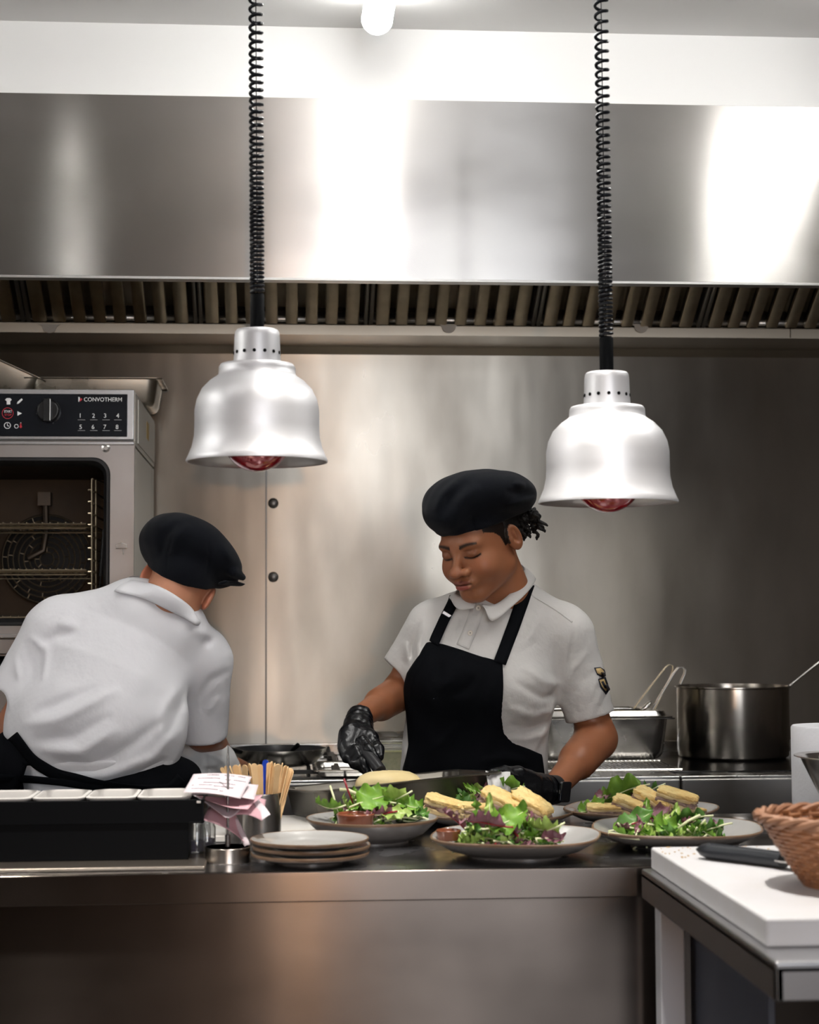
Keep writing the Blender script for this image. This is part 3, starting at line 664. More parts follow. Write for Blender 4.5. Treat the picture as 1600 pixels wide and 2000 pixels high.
# steel bowl and green tub
p = aty(765, 1437, 4.95)
mb = MB(); mb.lathe([(0, 0), (.075, 0), (.10, .02), (.112, .055), (.116, .058), (.116, .060), (.109, .056), (.097, .023), (.073, .004), (0, .004)], 56); bw = mb.build('steel_bowl', Msteel, angle=50); bw.location = (p.x, 4.92, .922); tag(bw, 'low round steel bowl behind the woman on the range, left of her apron', 'bowl')
mb = MB(); mb.box(p.x-.13, p.x+.2, 4.80, 5.06, .9, .921); o = mb.build('steel_tray', Msteel, bevel=.004); tag(o, 'shallow upturned steel tray supporting the round bowl behind the woman', 'tray')
p = aty(770, 1495, 4.58); tb = thing('food_tub', (p.x, 4.58, .903), 'clear plastic tub of green herb spread standing on the range', 'tub')
Mclear = mat('clear tub plastic', (.85, .86, .83), .2, trans=.75, ior=1.2)
mb = MB(); loopstack(mb, [[(a, b, z) for a, b in rrect(x, y, .015, 5)] for x, y, z in ((.05, .045, 0), (.058, .05, .066), (.0635, .0555, .068), (.0635, .0555, .078), (.058, .05, .079), (.053, .045, .077))], capb=True, capt=False); mb.build('tub_wall', Mclear, tb)
Mgreen = mat('green herb spread', (.62, .55, .22), .6, noise=(120, (1, 1, 1), (.38, .42, .12), .9, 3), bump=(80, (1, 1, 1), .5, .003))
mb = MB(); loopstack(mb, [[(a, b, z) for a, b in rrect(x, y, .012, 5)] for x, y, z in ((.048, .043, .002), (.053, .047, .04), (.0545, .0475, .055))], capb=True, capt=True); mb.build('contents', Mgreen, tb)
# sunken sink-like tray left of the woman
q = gn_mesh(.34, .30, .018, .01, .006, .02).build('shallow_pan', Msteel, solid=.0015); q.location = (aty(720, 1500, 4.62).x+.02, 4.60, .9015); 
tag(q, 'shallow steel pan under the herb tub on the range', 'pan')
tb.location.z = .905; 
# ================================================================ things on the front counter
Mplate = mat('grey glazed stoneware', (.36, .355, .345), .25, coat=.25, noise=(14, (1, 1, 1), (.30, .295, .285), .5, 4))
Mrim = mat('brown plate rim', (.23, .145, .09), .35, noise=(40, (1, 1, 1), (.12, .07, .04), .7, 3))
Munder = mat('dark stoneware underside', (.115, .105, .098), .35)
def plate_mesh(R, h, n=2.7, rot=.35, foot=.55, well=.62, fz=.006):
    def sup(a):
        c, s_ = abs(math.cos(a+rot)), abs(math.sin(a+rot)); return (c**n+s_**n)**(-1/n)*.93 if n > 2.05 else 1
    pr = [(0, fz), (R*well*.8, fz), (R*well, fz+.0025), (R*(well+.06), fz+.006), (R*.93, h-.004), (R*.975, h-.0005), (R*.992, h), (R, h-.002), (R*.985, h-.006), (R*.78, h*.35), (R*foot, .003), (R*foot, 0), (R*foot-.004, 0), (0, .001)]
    mi = [0, 0, 0, 0, 0, 1, 1, 1, 2, 2, 2, 2, 2]
    mb = MB(); mb.lathe(pr, 96, sup=sup, cap=False, mis=mi); return mb
MP3 = [Mplate, Mrim, Munder]
PL = {}
def plate(key, px, py, Y, R, h, label, **k):
    p = aty(px, py, Y); o = plate_mesh(R, h, **k).build('dinner_plate', MP3, angle=60); o.location = (p.x, Y, .9); tag(o, label, 'plate', 'grey plates of food on the pass'); PL[key] = (p.x, Y, .9, R, h); return o
plate('A', 1008, 1640, 2.985, .158, .036, 'grey plate of salad nearest the camera, in the middle of the counter', rot=.25)
plate('B', 974, 1587, 3.40, .158, .030, 'grey plate of toasts behind the front salad plate, at the end of the tray', rot=.5)
plate('C', 727, 1590, 3.19, .123, .045, 'small deep grey plate with salad and a brown ramekin, left of the rest', n=2.01, fz=.030)
plate('D', 1253, 1579, 3.42, .162, .032, 'grey plate of toasts and one big lettuce leaf, at the back right', rot=.45)
plate('E', 1322, 1618, 3.085, .165, .034, 'grey plate of salad at the right, partly behind the white cutting board', rot=.2)
pz = aty(606, 1640, 2.925)
for i in range(3):
    dx, dy = [(0, .0), (.002, .002), (-.001, -.002)][i]
    o = plate_mesh(.101, .018, n=2, foot=.55, well=.6).build('side_plate', MP3, angle=60); o.location = (pz.x+dx, 2.935+dy, .9+i*.0115)
    tag(o, ['small brown-rimmed plate at the bottom of the stack of three', 'small brown-rimmed plate in the middle of the stack of three', 'small brown-rimmed plate on top of the stack of three'][i], 'plate', 'stack of small plates')
# salads
LM = [mat('lettuce green', (.085, .21, .018), .48, coat=.06, noise=(60, (1, 1, 1), (.20, .37, .04), .9, 4), sss=0), mat('dark leaf green', (.045, .13, .02), .48, coat=.06, noise=(40, (1, 1, 1), (.09, .22, .03), .6, 4)),
      mat('pale leaf', (.36, .47, .12), .48, coat=.06, noise=(50, (1, 1, 1), (.22, .36, .06), .7, 4)), mat('purple leaf', (.12, .035, .05), .48, coat=.06, noise=(50, (1, 1, 1), (.26, .12, .15), .7, 4)),
      mat('pale stem', (.66, .68, .42), .35, coat=.2), mat('beet red stem', (.25, .01, .02), .3, coat=.4)]
def leaf(mb, c, L, W, rz, rx, ry, rr, kind, curl=None):
    nu, nv = 26, 9; ph = rr.uniform(0, 6); cu = curl if curl is not None else rr.uniform(.4, 1.3); fr = rr.uniform(2.5, 4.5); am = rr.uniform(.07, .12); P = []
    for i in range(nu):
        t = i/(nu-1); row = []; w_ = W*(math.sin(PI*min(1, t**.75*.95+.03))**.7)*(1+.06*math.sin(fr*6.28*t+ph)+.035*math.sin(2.3*fr*6.28*t))
        bx = L*(t-.5)*(1-.12*cu*t); bz = L*.25*cu*(t*t-.3)-.10*L*math.sin(3*t+ph)
        for j in range(nv):
            s_ = (j/(nv-1)-.5)*2; rf = am*L*abs(s_)**2*(math.sin(fr*6.28*t+ph+s_*2)+.5*math.sin(fr*11*t+s_*3))+.02*L*math.sin(11*t+5*s_+ph)
            row.append((bx, w_*.5*s_*(1-.2*abs(s_)*cu), bz+abs(s_)**1.4*W*.26*cu+rf))
        P.append(row)
    M = TR(c, rz, rx, ry); mb.mi = kind; mb.grid(P, M=M)
    mb.mi = 5 if kind == 3 and rr.random() < .5 else 4; mb.tube([(L*(t-.5)*(1-.12*cu*t), 0, L*.25*cu*(t*t-.3)-.10*L*math.sin(3*t+ph)-.0006) for t in (-.18, 0, .3, .6, .9)], [.0019, .0018, .0014, .001, .0005], 5, M=M)
def salad(key, c, rx_, ry_, hh, n, seed, label, extra=None, mix=(0, 0, 0, 1, 1, 2, 2, 3)):
    rr = random.Random(seed); mb = MB()
    for i in range(n):
        a = rr.uniform(0, 6.28); q = math.sqrt(rr.random()); x, y = rx_*q*math.cos(a), ry_*q*math.sin(a)
        z = hh*(1-q*q*.8)*rr.uniform(.15, 1.0)
        L = rr.uniform(.028, .056); leaf(mb, (c[0]+x, c[1]+y, c[2]+.010+z), L, L*rr.uniform(.4, .75), rr.uniform(0, 6.28), rr.uniform(-.9, .9), rr.uniform(-.6, .6), rr, rr.choice(mix))
    for i in range(5):
        a = rr.uniform(0, 6.28); x, y = rx_*.8*math.cos(a), ry_*.8*math.sin(a); b = rr.uniform(0, 6.28); l = .03
        mb.mi = 4; mb.tube([(c[0]+x-l*math.cos(b), c[1]+y-l*math.sin(b), c[2]+.014), (c[0]+x, c[1]+y, c[2]+.022), (c[0]+x+l*math.cos(b), c[1]+y+l*math.sin(b), c[2]+.018)], [.0022, .0022, .001], 6)
    if extra: extra(mb, rr)
    o = mb.build('mixed_salad', LM, angle=180); tag(o, label, 'salad', None, 'stuff'); return o
A, B, C_, D, E_ = [PL[k] for k in 'ABCDE']
def exA(mb, rr):
    p = aty(885, 1605, 2.99); leaf(mb, p, .06, .03, 2.6, .3, -.4, rr, 3, .8); leaf(mb, aty(930, 1585, 2.98), .055, .02, 1.2, -.4, -1.2, rr, 0, .5)
    leaf(mb, aty(993, 1600, 2.93), .075, .06, .4, .7, -.2, rr, 0, .6); leaf(mb, aty(1060, 1615, 2.93), .07, .05, 2.4, .6, .3, rr, 2, .6); leaf(mb, aty(948, 1612, 2.92), .07, .045, 2.9, .8, .1, rr, 3, .6)
    leaf(mb, aty(956, 1585, 2.95), .07, .02, 1.4, 0, -1.3, rr, 2, .4); leaf(mb, aty(1078, 1640, 2.92), .045, .035, .4, .8, .2, rr, 3, 1)
salad('A', (aty(990, 1640, 2.97).x, 2.97, .902), .082, .062, .055, 95, 11, 'mound of mixed green and purple salad on the nearest plate', exA)
def exB(mb, rr):
    leaf(mb, aty(900, 1556, 3.47), .10, .06, .3, .8, -.1, rr, 2, .5); leaf(mb, aty(945, 1550, 3.47), .08, .03, .8, .5, -.6, rr, 3, .6); leaf(mb, aty(990, 1548, 3.48), .08, .06, 2.2, .7, .3, rr, 0, .6); leaf(mb, aty(960, 1538, 3.50), .06, .05, 1.2, .4, -.6, rr, 1, .6)
salad('B', (aty(950, 1570, 3.47).x, 3.46, .905), .085, .035, .06, 22, 5, 'salad leaves behind the toasts on the middle back plate', exB)
def exC(mb, rr):
    mb.mi = 5; mb.tube(px3([(672, 1521, 3.2), (680, 1545, 3.2), (690, 1570, 3.2)]), [.0045, .0045, .003], 6, flat=.5)
    leaf(mb, aty(692, 1560, 3.215), .05, .02, 1.5, 0, -1.2, rr, 0, .4)
    mb.mi = 4; mb.tube(px3([(645, 1535, 3.22), (653, 1560, 3.2), (657, 1580, 3.2)]), .0022, 6)
    mb.tube(px3([(663, 1542, 3.22), (680, 1543, 3.22), (700, 1552, 3.2), (722, 1576, 3.18)]), .0035, 6)
    leaf(mb, aty(733, 1560, 3.17), .085, .065, .5, .8, -.25, rr, 0, .5); leaf(mb, aty(765, 1556, 3.18), .07, .055, 2.5, .7, .3, rr, 2, .6); leaf(mb, aty(800, 1575, 3.17), .055, .05, .2, .7, .2, rr, 0, .7); leaf(mb, aty(640, 1573, 3.2), .05, .04, 3.0, .6, .1, rr, 0, .8)
    leaf(mb, aty(775, 1592, 3.11), .06, .03, .1, .7, .1, rr, 2, .4); leaf(mb, aty(740, 1590, 3.11), .05, .03, 2.9, .6, .1, rr, 3, .6); leaf(mb, aty(822, 1592, 3.16), .03, .03, .9, .6, .1, rr, 1, 1)
salad('C', (aty(742, 1590, 3.2).x, 3.21, .924), .085, .055, .045, 70, 17, 'bright green salad with a red stem beside the brown ramekin', exC)
def exD(mb, rr):
    leaf(mb, aty(1212, 1552, 3.46), .095, .075, 2.7, .85, .35, rr, 0, .45); leaf(mb, aty(1245, 1552, 3.50), .09, .04, 2.9, .5, .3, rr, 1, .5); leaf(mb, aty(1156, 1576, 3.38), .06, .045, .4, .6, -.2, rr, 0, .6); leaf(mb, aty(1178, 1556, 3.47), .04, .03, .4, .6, -.2, rr, 3, .8)
salad('D', (aty(1225, 1575, 3.46).x, 3.47, .905), .08, .03, .04, 16, 8, 'big upright lettuce leaf and greens behind the back right toasts', exD)
def exE(mb, rr):
    leaf(mb, aty(1240, 1604, 3.08), .075, .05, .2, .7, -.2, rr, 1, .5); leaf(mb, aty(1277, 1592, 3.09), .08, .045, .5, .6, -.3, rr, 3, .5); leaf(mb, aty(1320, 1595, 3.09), .06, .02, 1.1, .3, -1.1, rr, 2, .4); leaf(mb, aty(1335, 1605, 3.06), .08, .045, 2.8, .7, .2, rr, 1, .5)
    leaf(mb, aty(1300, 1613, 3.03), .07, .05, .6, .8, .1, rr, 0, .6); leaf(mb, aty(1372, 1622, 3.04), .08, .03, 2.9, .7, .2, rr, 1, .6); mb.mi = 4; mb.tube(px3([(1190, 1628, 3.0), (1215, 1633, 2.98), (1250, 1637, 2.96)]), .004, 6); mb.tube(px3([(1325, 1618, 3.03), (1345, 1603, 3.03), (1368, 1592, 3.03)]), .0028, 6)
    leaf(mb, aty(1262, 1585, 3.1), .05, .02, 1.3, .2, -1.2, rr, 0, .4)
salad('E', (aty(1310, 1625, 3.07).x, 3.07, .904), .10, .055, .04, 70, 23, 'dark leafy salad on the plate beside the white cutting board', exE)
# toasts
Mchee = mat('melted cheese top', (.92, .77, .36), .5, noise=(30, (1, 1, 1), (.68, .38, .10), .9, 7), bump=(90, (1, 1, 1), .8, .008))
Mchee2 = mat('pale toast crumb', (.74, .62, .36), .65, noise=(50, (1, 1, 1), (.55, .36, .15), .8, 4), bump=(140, (1, 1, 1), .5, .003))
Mham = mat('ham and mushroom filling', (.42, .28, .22), .55, noise=(70, (1, 1, 1), (.16, .10, .08), .8, 4), bump=(120, (1, 1, 1), .6, .003))
def toast(c, L, W, H_, rz, rx, ry, seed, label):
    t = thing('toasted_sandwich', (0, 0, 0), label, 'sandwich', 'toasted sandwich pieces'); t.matrix_world = TR(c, rz, rx, ry)
    for nm, z0, z1, m, sx, nz in (('bread_slice', -.5, -.08, Mchee2, 1, .03), ('filling', -.16, .16, Mham, .985, .10), ('upper_slice', .06, .36, Mchee2, .99, .03), ('cheese_topping', .26, .58, Mchee, 1.0, .055)):
        mb = MB(); squad(mb, L/2*sx, W/2*sx, (z1-z0)/2*H_, .42, 64, 20, .16, Matrix.Translation((0, 0, (z0+z1)/2*H_)), nz, seed*3+len(nm)); mb.build(nm, m, t, angle=70)
    return t
def T(px, py, Y, L, W, H_, rz, rx, ry, s, l): return toast(aty(px, py, Y), L, W, H_, rz, rx, ry, s, l)
T(873, 1578, 3.36, .090, .040, .030, -.35, .18, .25, 1, 'toasted sandwich piece at the left end of the middle back plate')
T(925, 1583, 3.35, .070, .040, .024, -.1, .1, .05, 2, 'flat toasted sandwich piece second from left on the middle back plate')
T(983, 1572, 3.36, .090, .042, .036, -.6, .22, .40, 3, 'toasted sandwich piece showing ham filling, second from right on the middle back plate')
T(1038, 1577, 3.35, .088, .040, .036, -.65, .25, .45, 4, 'toasted sandwich piece at the right end of the middle back plate')
T(1180, 1584, 3.37, .070, .036, .022, -.05, .15, .02, 5, 'flat toasted sandwich piece at the left end of the back right plate')
T(1232, 1577, 3.37, .072, .040, .028, -.45, .15, .30, 6, 'toasted sandwich piece second from left on the back right plate')
T(1275, 1569, 3.38, .082, .040, .034, -.55, .18, .42, 7, 'toasted sandwich piece third from left on the back right plate')
T(1322, 1562, 3.37, .080, .050, .030, -.4, .12, .24, 8, 'toasted sandwich piece topmost at the right end of the back right plate')
T(1330, 1580, 3.40, .060, .040, .022, -.35, .1, .1, 9, 'toasted sandwich piece lying under the topmost one on the back right plate')
T(1366, 1584, 3.40, .028, .022, .010, .3, .1, .1, 10, 'small toast crust fragment at the right of the back right plate')
# ramekin(s)
Mter = mat('glazed terracotta', (.24, .075, .035), .25, coat=.5, noise=(12, (1, 1, 1), (.17, .05, .025), .5, 3))
def ramekin(px, py, Y, z, k, label):
    p = aty(px, py, Y); mb = MB(); mb.lathe([(0, 0), (.030, 0), (.032, .002), (.0335, .020), (.0345, .022), (.0355, .027), (.0335, .029), (.0315, .027), (.030, .012), (0, .010)], 40, M=Matrix.Scale(k, 4)); o = mb.build('ramekin', Mter, angle=45); o.location = (p.x, Y, z); return tag(o, label, 'ramekin')
ramekin(695, 1590, 3.115, .932, 1.0, 'brown glazed ramekin on the small plate at the left')
ramekin(876, 1590, 2.975, .928, .62, 'dark brown little pot at the left of the nearest salad')
ram_s = MB(); squad(ram_s, .029, .029, .004, .8); o = ram_s.build('sauce', mat('dark red sauce', (.20, .03, .015), .15, coat=.5)); p = aty(695, 1590, 3.12); o.location = (p.x, 3.115, .9545); tag(o, 'glossy dark sauce filling the brown ramekin', 'sauce')
# white board at the back left of the counter
a = aty(640, 1600, 3.3); o = rbox('cutting_board', mat('white polyethylene board', (.72, .71, .70), .5, noise=(30, (1, 1, 1), (.66, .62, .55), .5, 4)), None, -.36, aty(634, 1600, 3.36).x, 3.20, 3.52, .9005, .913, .003); tag(o, 'white cutting board lying on the counter behind the small plates', 'cutting board')
# sandwich tray and pastry
rimL, rimR = aty(628, 1545, 3.36), aty(968, 1508, 3.50)
ex = (rimR-rimL); LT = ex.length+.01; ex.normalize(); ey = Vector((-ex.y, ex.x, -.06)); ey = (ey-ex*ey.dot(ex)).normalized(); ez = ex.cross(ey)
WT_, HT = .20, .058
MT = Matrix((( ex.x, ey.x, ez.x, 0), (ex.y, ey.y, ez.y, 0), (ex.z, ey.z, ez.z, 0), (0, 0, 0, 1)))
oc = (rimL+rimR)/2+ey*(WT_/2)-ez*HT
MT = Matrix.Translation(oc) @ MT
Mbk = mat('dark baked tray', (.10, .095, .085), .3, .85, noise=(10, (1, 1, 1), (.19, .17, .14), .7, 5))
tr = gn_mesh(LT+.02, WT_+.02, HT, .011, .008, .03).build('baking_tray', Mbk, solid=.0018, angle=50); tr.matrix_world = MT; tag(tr, 'dark roasting tray held tilted behind the plates by the gloved hand', 'tray')
Mpastry = mat('pale golden pastry', (.90, .76, .45), .5, noise=(16, (1, 1, 1), (.86, .66, .28), .6, 4), bump=(40, (1, 1, 1), .35, .004))
mb = MB(); squad(mb, .068, .045, .030, .8, 40, 20, 0, None, .012, 4); pa = mb.build('pastry', Mpastry, angle=180); pc = aty(758, 1534, 3.50); pa.matrix_world = TR(pc, .15, 0, -.02); tag(pa, 'big pale golden pastry being lifted from the roasting tray', 'pastry')
# ---------------------------------------------------------------- black organiser box with white inserts, on its tray
yb0 = 2.93; xb1 = aty(368, 1640, yb0).x; xlip = aty(398, 1580, yb0).x; zb0, zb1 = .9075, aty(200, 1564, yb0).z; zlip = aty(380, 1607, yb0).z
bx = thing('organiser_box', (-.6, 3.0, .907), 'long black plastic organiser box of white inserts at the left of the counter', 'box')
def BX(o): o.parent = bx; o.matrix_parent_inverse = Matrix.Translation((.6, -3.0, -.907)); return o
yb1 = 3.08
mb = MB(); mb.box(-.95, xb1, yb0+.004, yb1, zb0, zlip+.001); mb.box(-.95, xb1, yb0+.004, yb0+.006, zb0, zb1-.004)
BX(mb.build('box_body', Mblack, bevel=.002))
mb = MB(); mb.box(-.95, xlip, yb0, yb0+.004, zlip, zb1); mb.box(-.95, xlip, yb1-.004, yb1, zlip, zb1); mb.box(xlip-.004, xlip, yb0, yb1, zlip, zb1); mb.box(xb1+.001, xlip, yb0, yb1, zlip-.001, zlip+.002)
BX(mb.build('box_lip', Mblack, bevel=.001))
BX(rbox('clip', Msat, None, xlip-.012, xlip-.005, yb0-.002, yb0, zb1-.006, zb1-.002, .0005))
Mins = mat('cream plastic insert', (.58, .555, .53), .4)
edges = [-75, 58, 163, 264, 372]
for i in range(4):
    xa = aty(edges[i], 1560, yb0).x+.003; xb_ = aty(edges[i+1], 1560, yb0).x-.001
    lx = xb_-xa; o = gn_mesh(lx, yb1-yb0-.006, .06, .006, .006, .012).build('insert_pan', Mins, None, solid=.0016); o.location = ((xa+xb_)/2, (yb0+yb1)/2, zb1-.056)
    tag(o, ['white insert pan in the black box, leftmost in view', 'white insert pan in the black box, second from the left', 'white insert pan in the black box, third from the left', 'white insert pan in the black box, nearest the paper slips'][i], 'container', 'white insert pans in the black box')
o = rbox('serving_tray', mat('brown steel tray', (.30, .26, .22), .3, .9), None, -.97, aty(403, 1680, 2.9).x, 2.855, 3.12, .9003, .9065, .004, seg=3); tag(o, 'thin metal tray under the black organiser box', 'tray')
# small glass jars beside the box
Mglass = mat('jar glass', (.92, .93, .93), .06, trans=.95)
Mberry = mat('dark purple contents', (.02, .012, .05), .4, bump=(120, (1, 1, 1), 1, .004))
Mreddish = mat('reddish brown contents', (.30, .13, .08), .5, noise=(60, (1, 1, 1), (.55, .42, .32), .7, 3))
for i, (px, Y, m, l) in enumerate(((384, 3.02, Mberry, 'small glass jar of purple contents close beside the black box'), (404, 3.05, Mberry, 'small glass jar of purple contents behind the metal spike base'), (398, 3.14, Mreddish, 'small glass jar with reddish contents, rearmost beside the black box'))):
    p = aty(px, 1650, Y); t = thing('glass_jar', (p.x, Y, .9005 if Y > 3.1 else .907), l, 'jar', 'little glass jars beside the black box')
    mb = MB(); mb.lathe([(0, 0), (.014, 0), (.0155, .002), (.0155, .040), (.0135, .044), (.0135, .050), (.0125, .050), (.0125, .043), (.0145, .039), (.0145, .003), (0, .002)], 24); mb.build('glass', Mglass, t)
    mb = MB(); mb.lathe([(0, .003), (.0138, .003), (.0138, .020), (0, .022)], 20); mb.build('contents', m, t)
# ticket spike
sc = aty(445, 1668, 2.95); zt_ = aty(441, 1450, 2.95).z
tk = thing('ticket_spike', (sc.x, 2.95, .9), 'brushed metal ticket spike with a heavy base, skewering pink slips', 'ticket spike')
mb = MB(); mb.prism([(.039*math.cos(a+PI/10)*(1), .039*math.sin(a+PI/10)) for a in np.linspace(0, 2*PI, 21)[:-1]], 0, .0255); mb.build('base', mat('brushed spike base', (.46, .42, .38), .3, 1, aniso=(.6, (0, 0, 1))), tk, bevel=.0015)
mb = MB(); mb.lathe([(.0048, .0255), (.0048, .045), (.0022, .046), (.002, zt_-.925), (.0002, zt_-.9)], 12); mb.build('spike', mat('dark spike steel', (.28, .27, .27), .25, 1), tk)
Mpap = mat('pink and white paper', (.62, .54, .57), .7); Mpink = mat('pink paper underside', (.56, .33, .37), .75); Mpen = mat('ticket writing', (.10, .09, .12), .7)
def ticket(name, quad, Ys, sag, label, write=False, m=Mpap, cur=0):
    """quad: px corners (tl,tr,br,bl) at depths Ys"""
    q = [aty(a, b, y) for (a, b), y in zip(quad, Ys)]; n = 10; P = []; rr = random.Random(len(label)); ph = rr.uniform(0, 6)
    nrm = (q[1]-q[0]).cross(q[3]-q[0]).normalized()
    if nrm.z < 0: nrm = -nrm
    def pt(u, v, off=0):
        a = q[0].lerp(q[1], u); b = q[3].lerp(q[2], u); return a.lerp(b, v)+nrm*(sag*math.sin(PI*u)+cur*math.sin(3*u+4*v+ph)+off)
    for i in range(n+1): P.append([tuple(pt(i/n, j/n)) for j in range(n+1)])
    t = MB().grid(P).build(name, m, None, solid=.0002, angle=180); tag(t, label, 'ticket', 'paper order slips on the spike')
    if write:
        rr = random.Random(9); w_ = MB()
        for r, (v, u0, u1) in enumerate(((.10, .25, .45), (.10, .55, .72), (.10, .78, .9), (.26, .12, .5), (.30, .6, .68), (.28, .74, .95), (.48, .25, .8), (.62, .08, .12), (.60, .20, .42), (.64, .46, .80), (.80, .1, .55), (.84, .6, .66))):
            u = u0
            while u < u1:
                du = rr.uniform(.018, .035); pts = []
                for k in range(7): pts.append(pt(u+du*k/6, v+.022*math.sin(k*2.1+rr.uniform(0, 2)), .0005))
                w_.tube(pts, .00035, 4); u += du+.008
        w_.build('handwriting', Mpen, t)
    return t
ticket('paper_slip', [(378, 1512), (492, 1517), (470, 1560), (358, 1548)], (3.0, 3.0, 2.93, 2.93), .004, 'uppermost white order slip with handwriting on the spike', True)
ticket('paper_slip', [(395, 1530), (505, 1532), (497, 1562), (372, 1552)], (3.02, 3.02, 2.94, 2.94), .003, 'pale slip directly under the handwritten one', False, Mpap, .001)
ticket('paper_slip', [(382, 1556), (514, 1550), (484, 1583), (420, 1566)], (3.0, 3.0, 2.92, 2.92), -.004, 'folded pink slip in the middle of the skewered pile', False, Mpink, .002)
ticket('paper_slip', [(376, 1554), (480, 1558), (470, 1582), (440, 1594)], (2.99, 3.0, 2.93, 2.92), -.006, 'white-edged slip sloping down to the right on the spike', False, Mpap, .002)
ticket('paper_slip', [(440, 1555), (520, 1560), (512, 1604), (446, 1594)], (3.0, 3.02, 2.95, 2.94), .006, 'pink slip flaring out to the right of the spike', False, Mpink, .002)
ticket('paper_slip', [(490, 1556), (508, 1560), (528, 1592), (512, 1602)], (3.0, 3.02, 2.96, 2.95), .002, 'small pale slip corner at the far right of the pile', False, Mpap, .001)
ticket('paper_slip', [(408, 1575), (462, 1597), (487, 1655), (397, 1600)], (3.0, 3.0, 2.95, 2.94), .010, 'lowest pink slip curling down towards the spike base', False, Mpink, .003)
ticket('paper_slip', [(448, 1600), (464, 1598), (490, 1650), (478, 1654)], (2.99, 2.99, 2.945, 2.945), .002, 'pale slip hanging down to the small plates', False, Mpap, .001)
# steel pots with wooden sticks
def spot(px, py, Y, r, h, label, m):
    p = aty(px, py, Y); o = MB().lathe([(0, 0), (r, 0), (r, h-.003), (r+.002, h), (r-.001, h), (r-.002, .003), (0, .003)], 36).build('steel_pot', m, angle=40); o.location = (p.x, Y, .9); return tag(o, label, 'pot')
Mpt = mat('utensil pot steel', (.40, .38, .36), .3, 1, aniso=(.7, (0, 0, 1)), noise=(6, (1, 1, 1), (.3, .28, .26), .7, 5))
zp = aty(515, 1548, 3.17).z-.9; spot(511, 1600, 3.17, .036, zp, 'steel pot holding a bundle of wooden sticks', Mpt)
spot(472, 1600, 3.22, .030, zp-.01, 'dark steel pot hidden behind the paper slips', Mpt)
Mwood = mat('pale birch wood', (.78, .55, .30), .55, noise=(30, (1, 1, .15), (.66, .42, .20), .6, 4))
def stick(base, top, wd, m, label, rz=0, cat='stick'):
    b, t = Vector(base), Vector(top); d = (t-b); L = d.length; mb = MB(); n = 8
    pts = [(-wd*.42, 0)]+[(-wd/2, L-wd*.4)]+[(wd/2*math.cos(a), L-wd*.4+wd*.4*math.sin(a)) for a in np.linspace(PI, 0, n)[1:-1]]+[(wd/2, L-wd*.4), (wd*.42, 0)]
    M0 = d.to_track_quat('Y', 'Z').to_matrix().to_4x4(); 
    mb.prism(pts, -.001, .001); o = mb.build('wooden_stick' if m is Mwood else 'blue_stick', m, bevel=.0004)
    o.matrix_world = Matrix.Translation(b) @ M0 @ Matrix.Rotation(rz, 4, 'Y'); return tag(o, label, cat, 'wooden sticks in the steel pot' if m is Mwood else None)
rr = random.Random(2); pb = aty(511, 1610, 3.17)
tops = [(432, 1499), (440, 1496), (449, 1496), (459, 1494), (468, 1493), (478, 1494), (487, 1491), (496, 1491), (507, 1493), (526, 1489), (531, 1487), (537, 1490), (543, 1492), (549, 1494), (552, 1490), (558, 1495), (563, 1497), (568, 1500), (573, 1506), (545, 1497), (535, 1495), (566, 1504)]
for i, (a, b) in enumerate(tops):
    Y = 3.17+rr.uniform(-.028, .028) - (.0 if i % 2 else .02); t = aty(a, b, Y); q = (a-500)/75
    if a < 480: base = (pb.x-.022+rr.uniform(-.004, .004), 3.18, .93)
    else: base = (pb.x+q*.022+rr.uniform(-.004, .004), 3.17+rr.uniform(-.018, .018), .91)
    l = 'leftmost wooden stick in the steel pot' if i == 0 else ('rightmost wooden stick in the steel pot' if i == 18 else 'pale wooden stick standing among the others in the steel pot')
    stick(base, t, rr.uniform(.010, .013), Mwood, l, rr.uniform(-.9, .9))
stick((pb.x, 3.19, .91), aty(519, 1484, 3.2), .012, mat('blue plastic', (.01, .05, .42), .3), 'bright blue stick among the wooden ones', .2)
# paper roll, bowl at the right edge
p = aty(1560, 1590, 3.45); zr_ = aty(1600, 1419, 3.45).z
mb = MB(); mb.lathe([(.020, 0), (.095, 0), (.098, .004), (.098, zr_-.904), (.095, zr_-.9), (.022, zr_-.9), (.020, zr_-.902), (.020, 0)], 64); o = mb.build('paper_roll', mat('white paper towel', (.80, .80, .83), .85, bump=(160, (1, 1, 1), .4, .002)), angle=50); o.location = (p.x+.098, 3.48, .9); tag(o, 'big white paper towel roll standing at the right edge', 'paper roll')
p = aty(1556, 1470, 3.22); mb = MB(); r0 = .13
mb.lathe([(.0, 0), (.045, 0), (.055, .006), (.118, .138), (r0, .141), (r0, .143), (.116, .141), (.053, .009), (0, .004)], 56); o = mb.build('mixing_bowl', Msteel, angle=45); zz = aty(1600, 1478, 3.22).z-.141; o.location = (p.x+r0, 3.22, zz); tag(o, 'steep-sided steel bowl cut off by the right edge of the picture', 'bowl')
st = MB().lathe([(0, 0), (.10, 0), (.12, .006), (.16, (zz-.9)*.8-.002), (.165, zz-.9), (0, zz-.9)], 48).build('stack_plate', MP3[0]); st.location = (p.x+r0, 3.22, .9); tag(st, 'pale grey dish under the steep steel bowl at the right edge', 'plate')
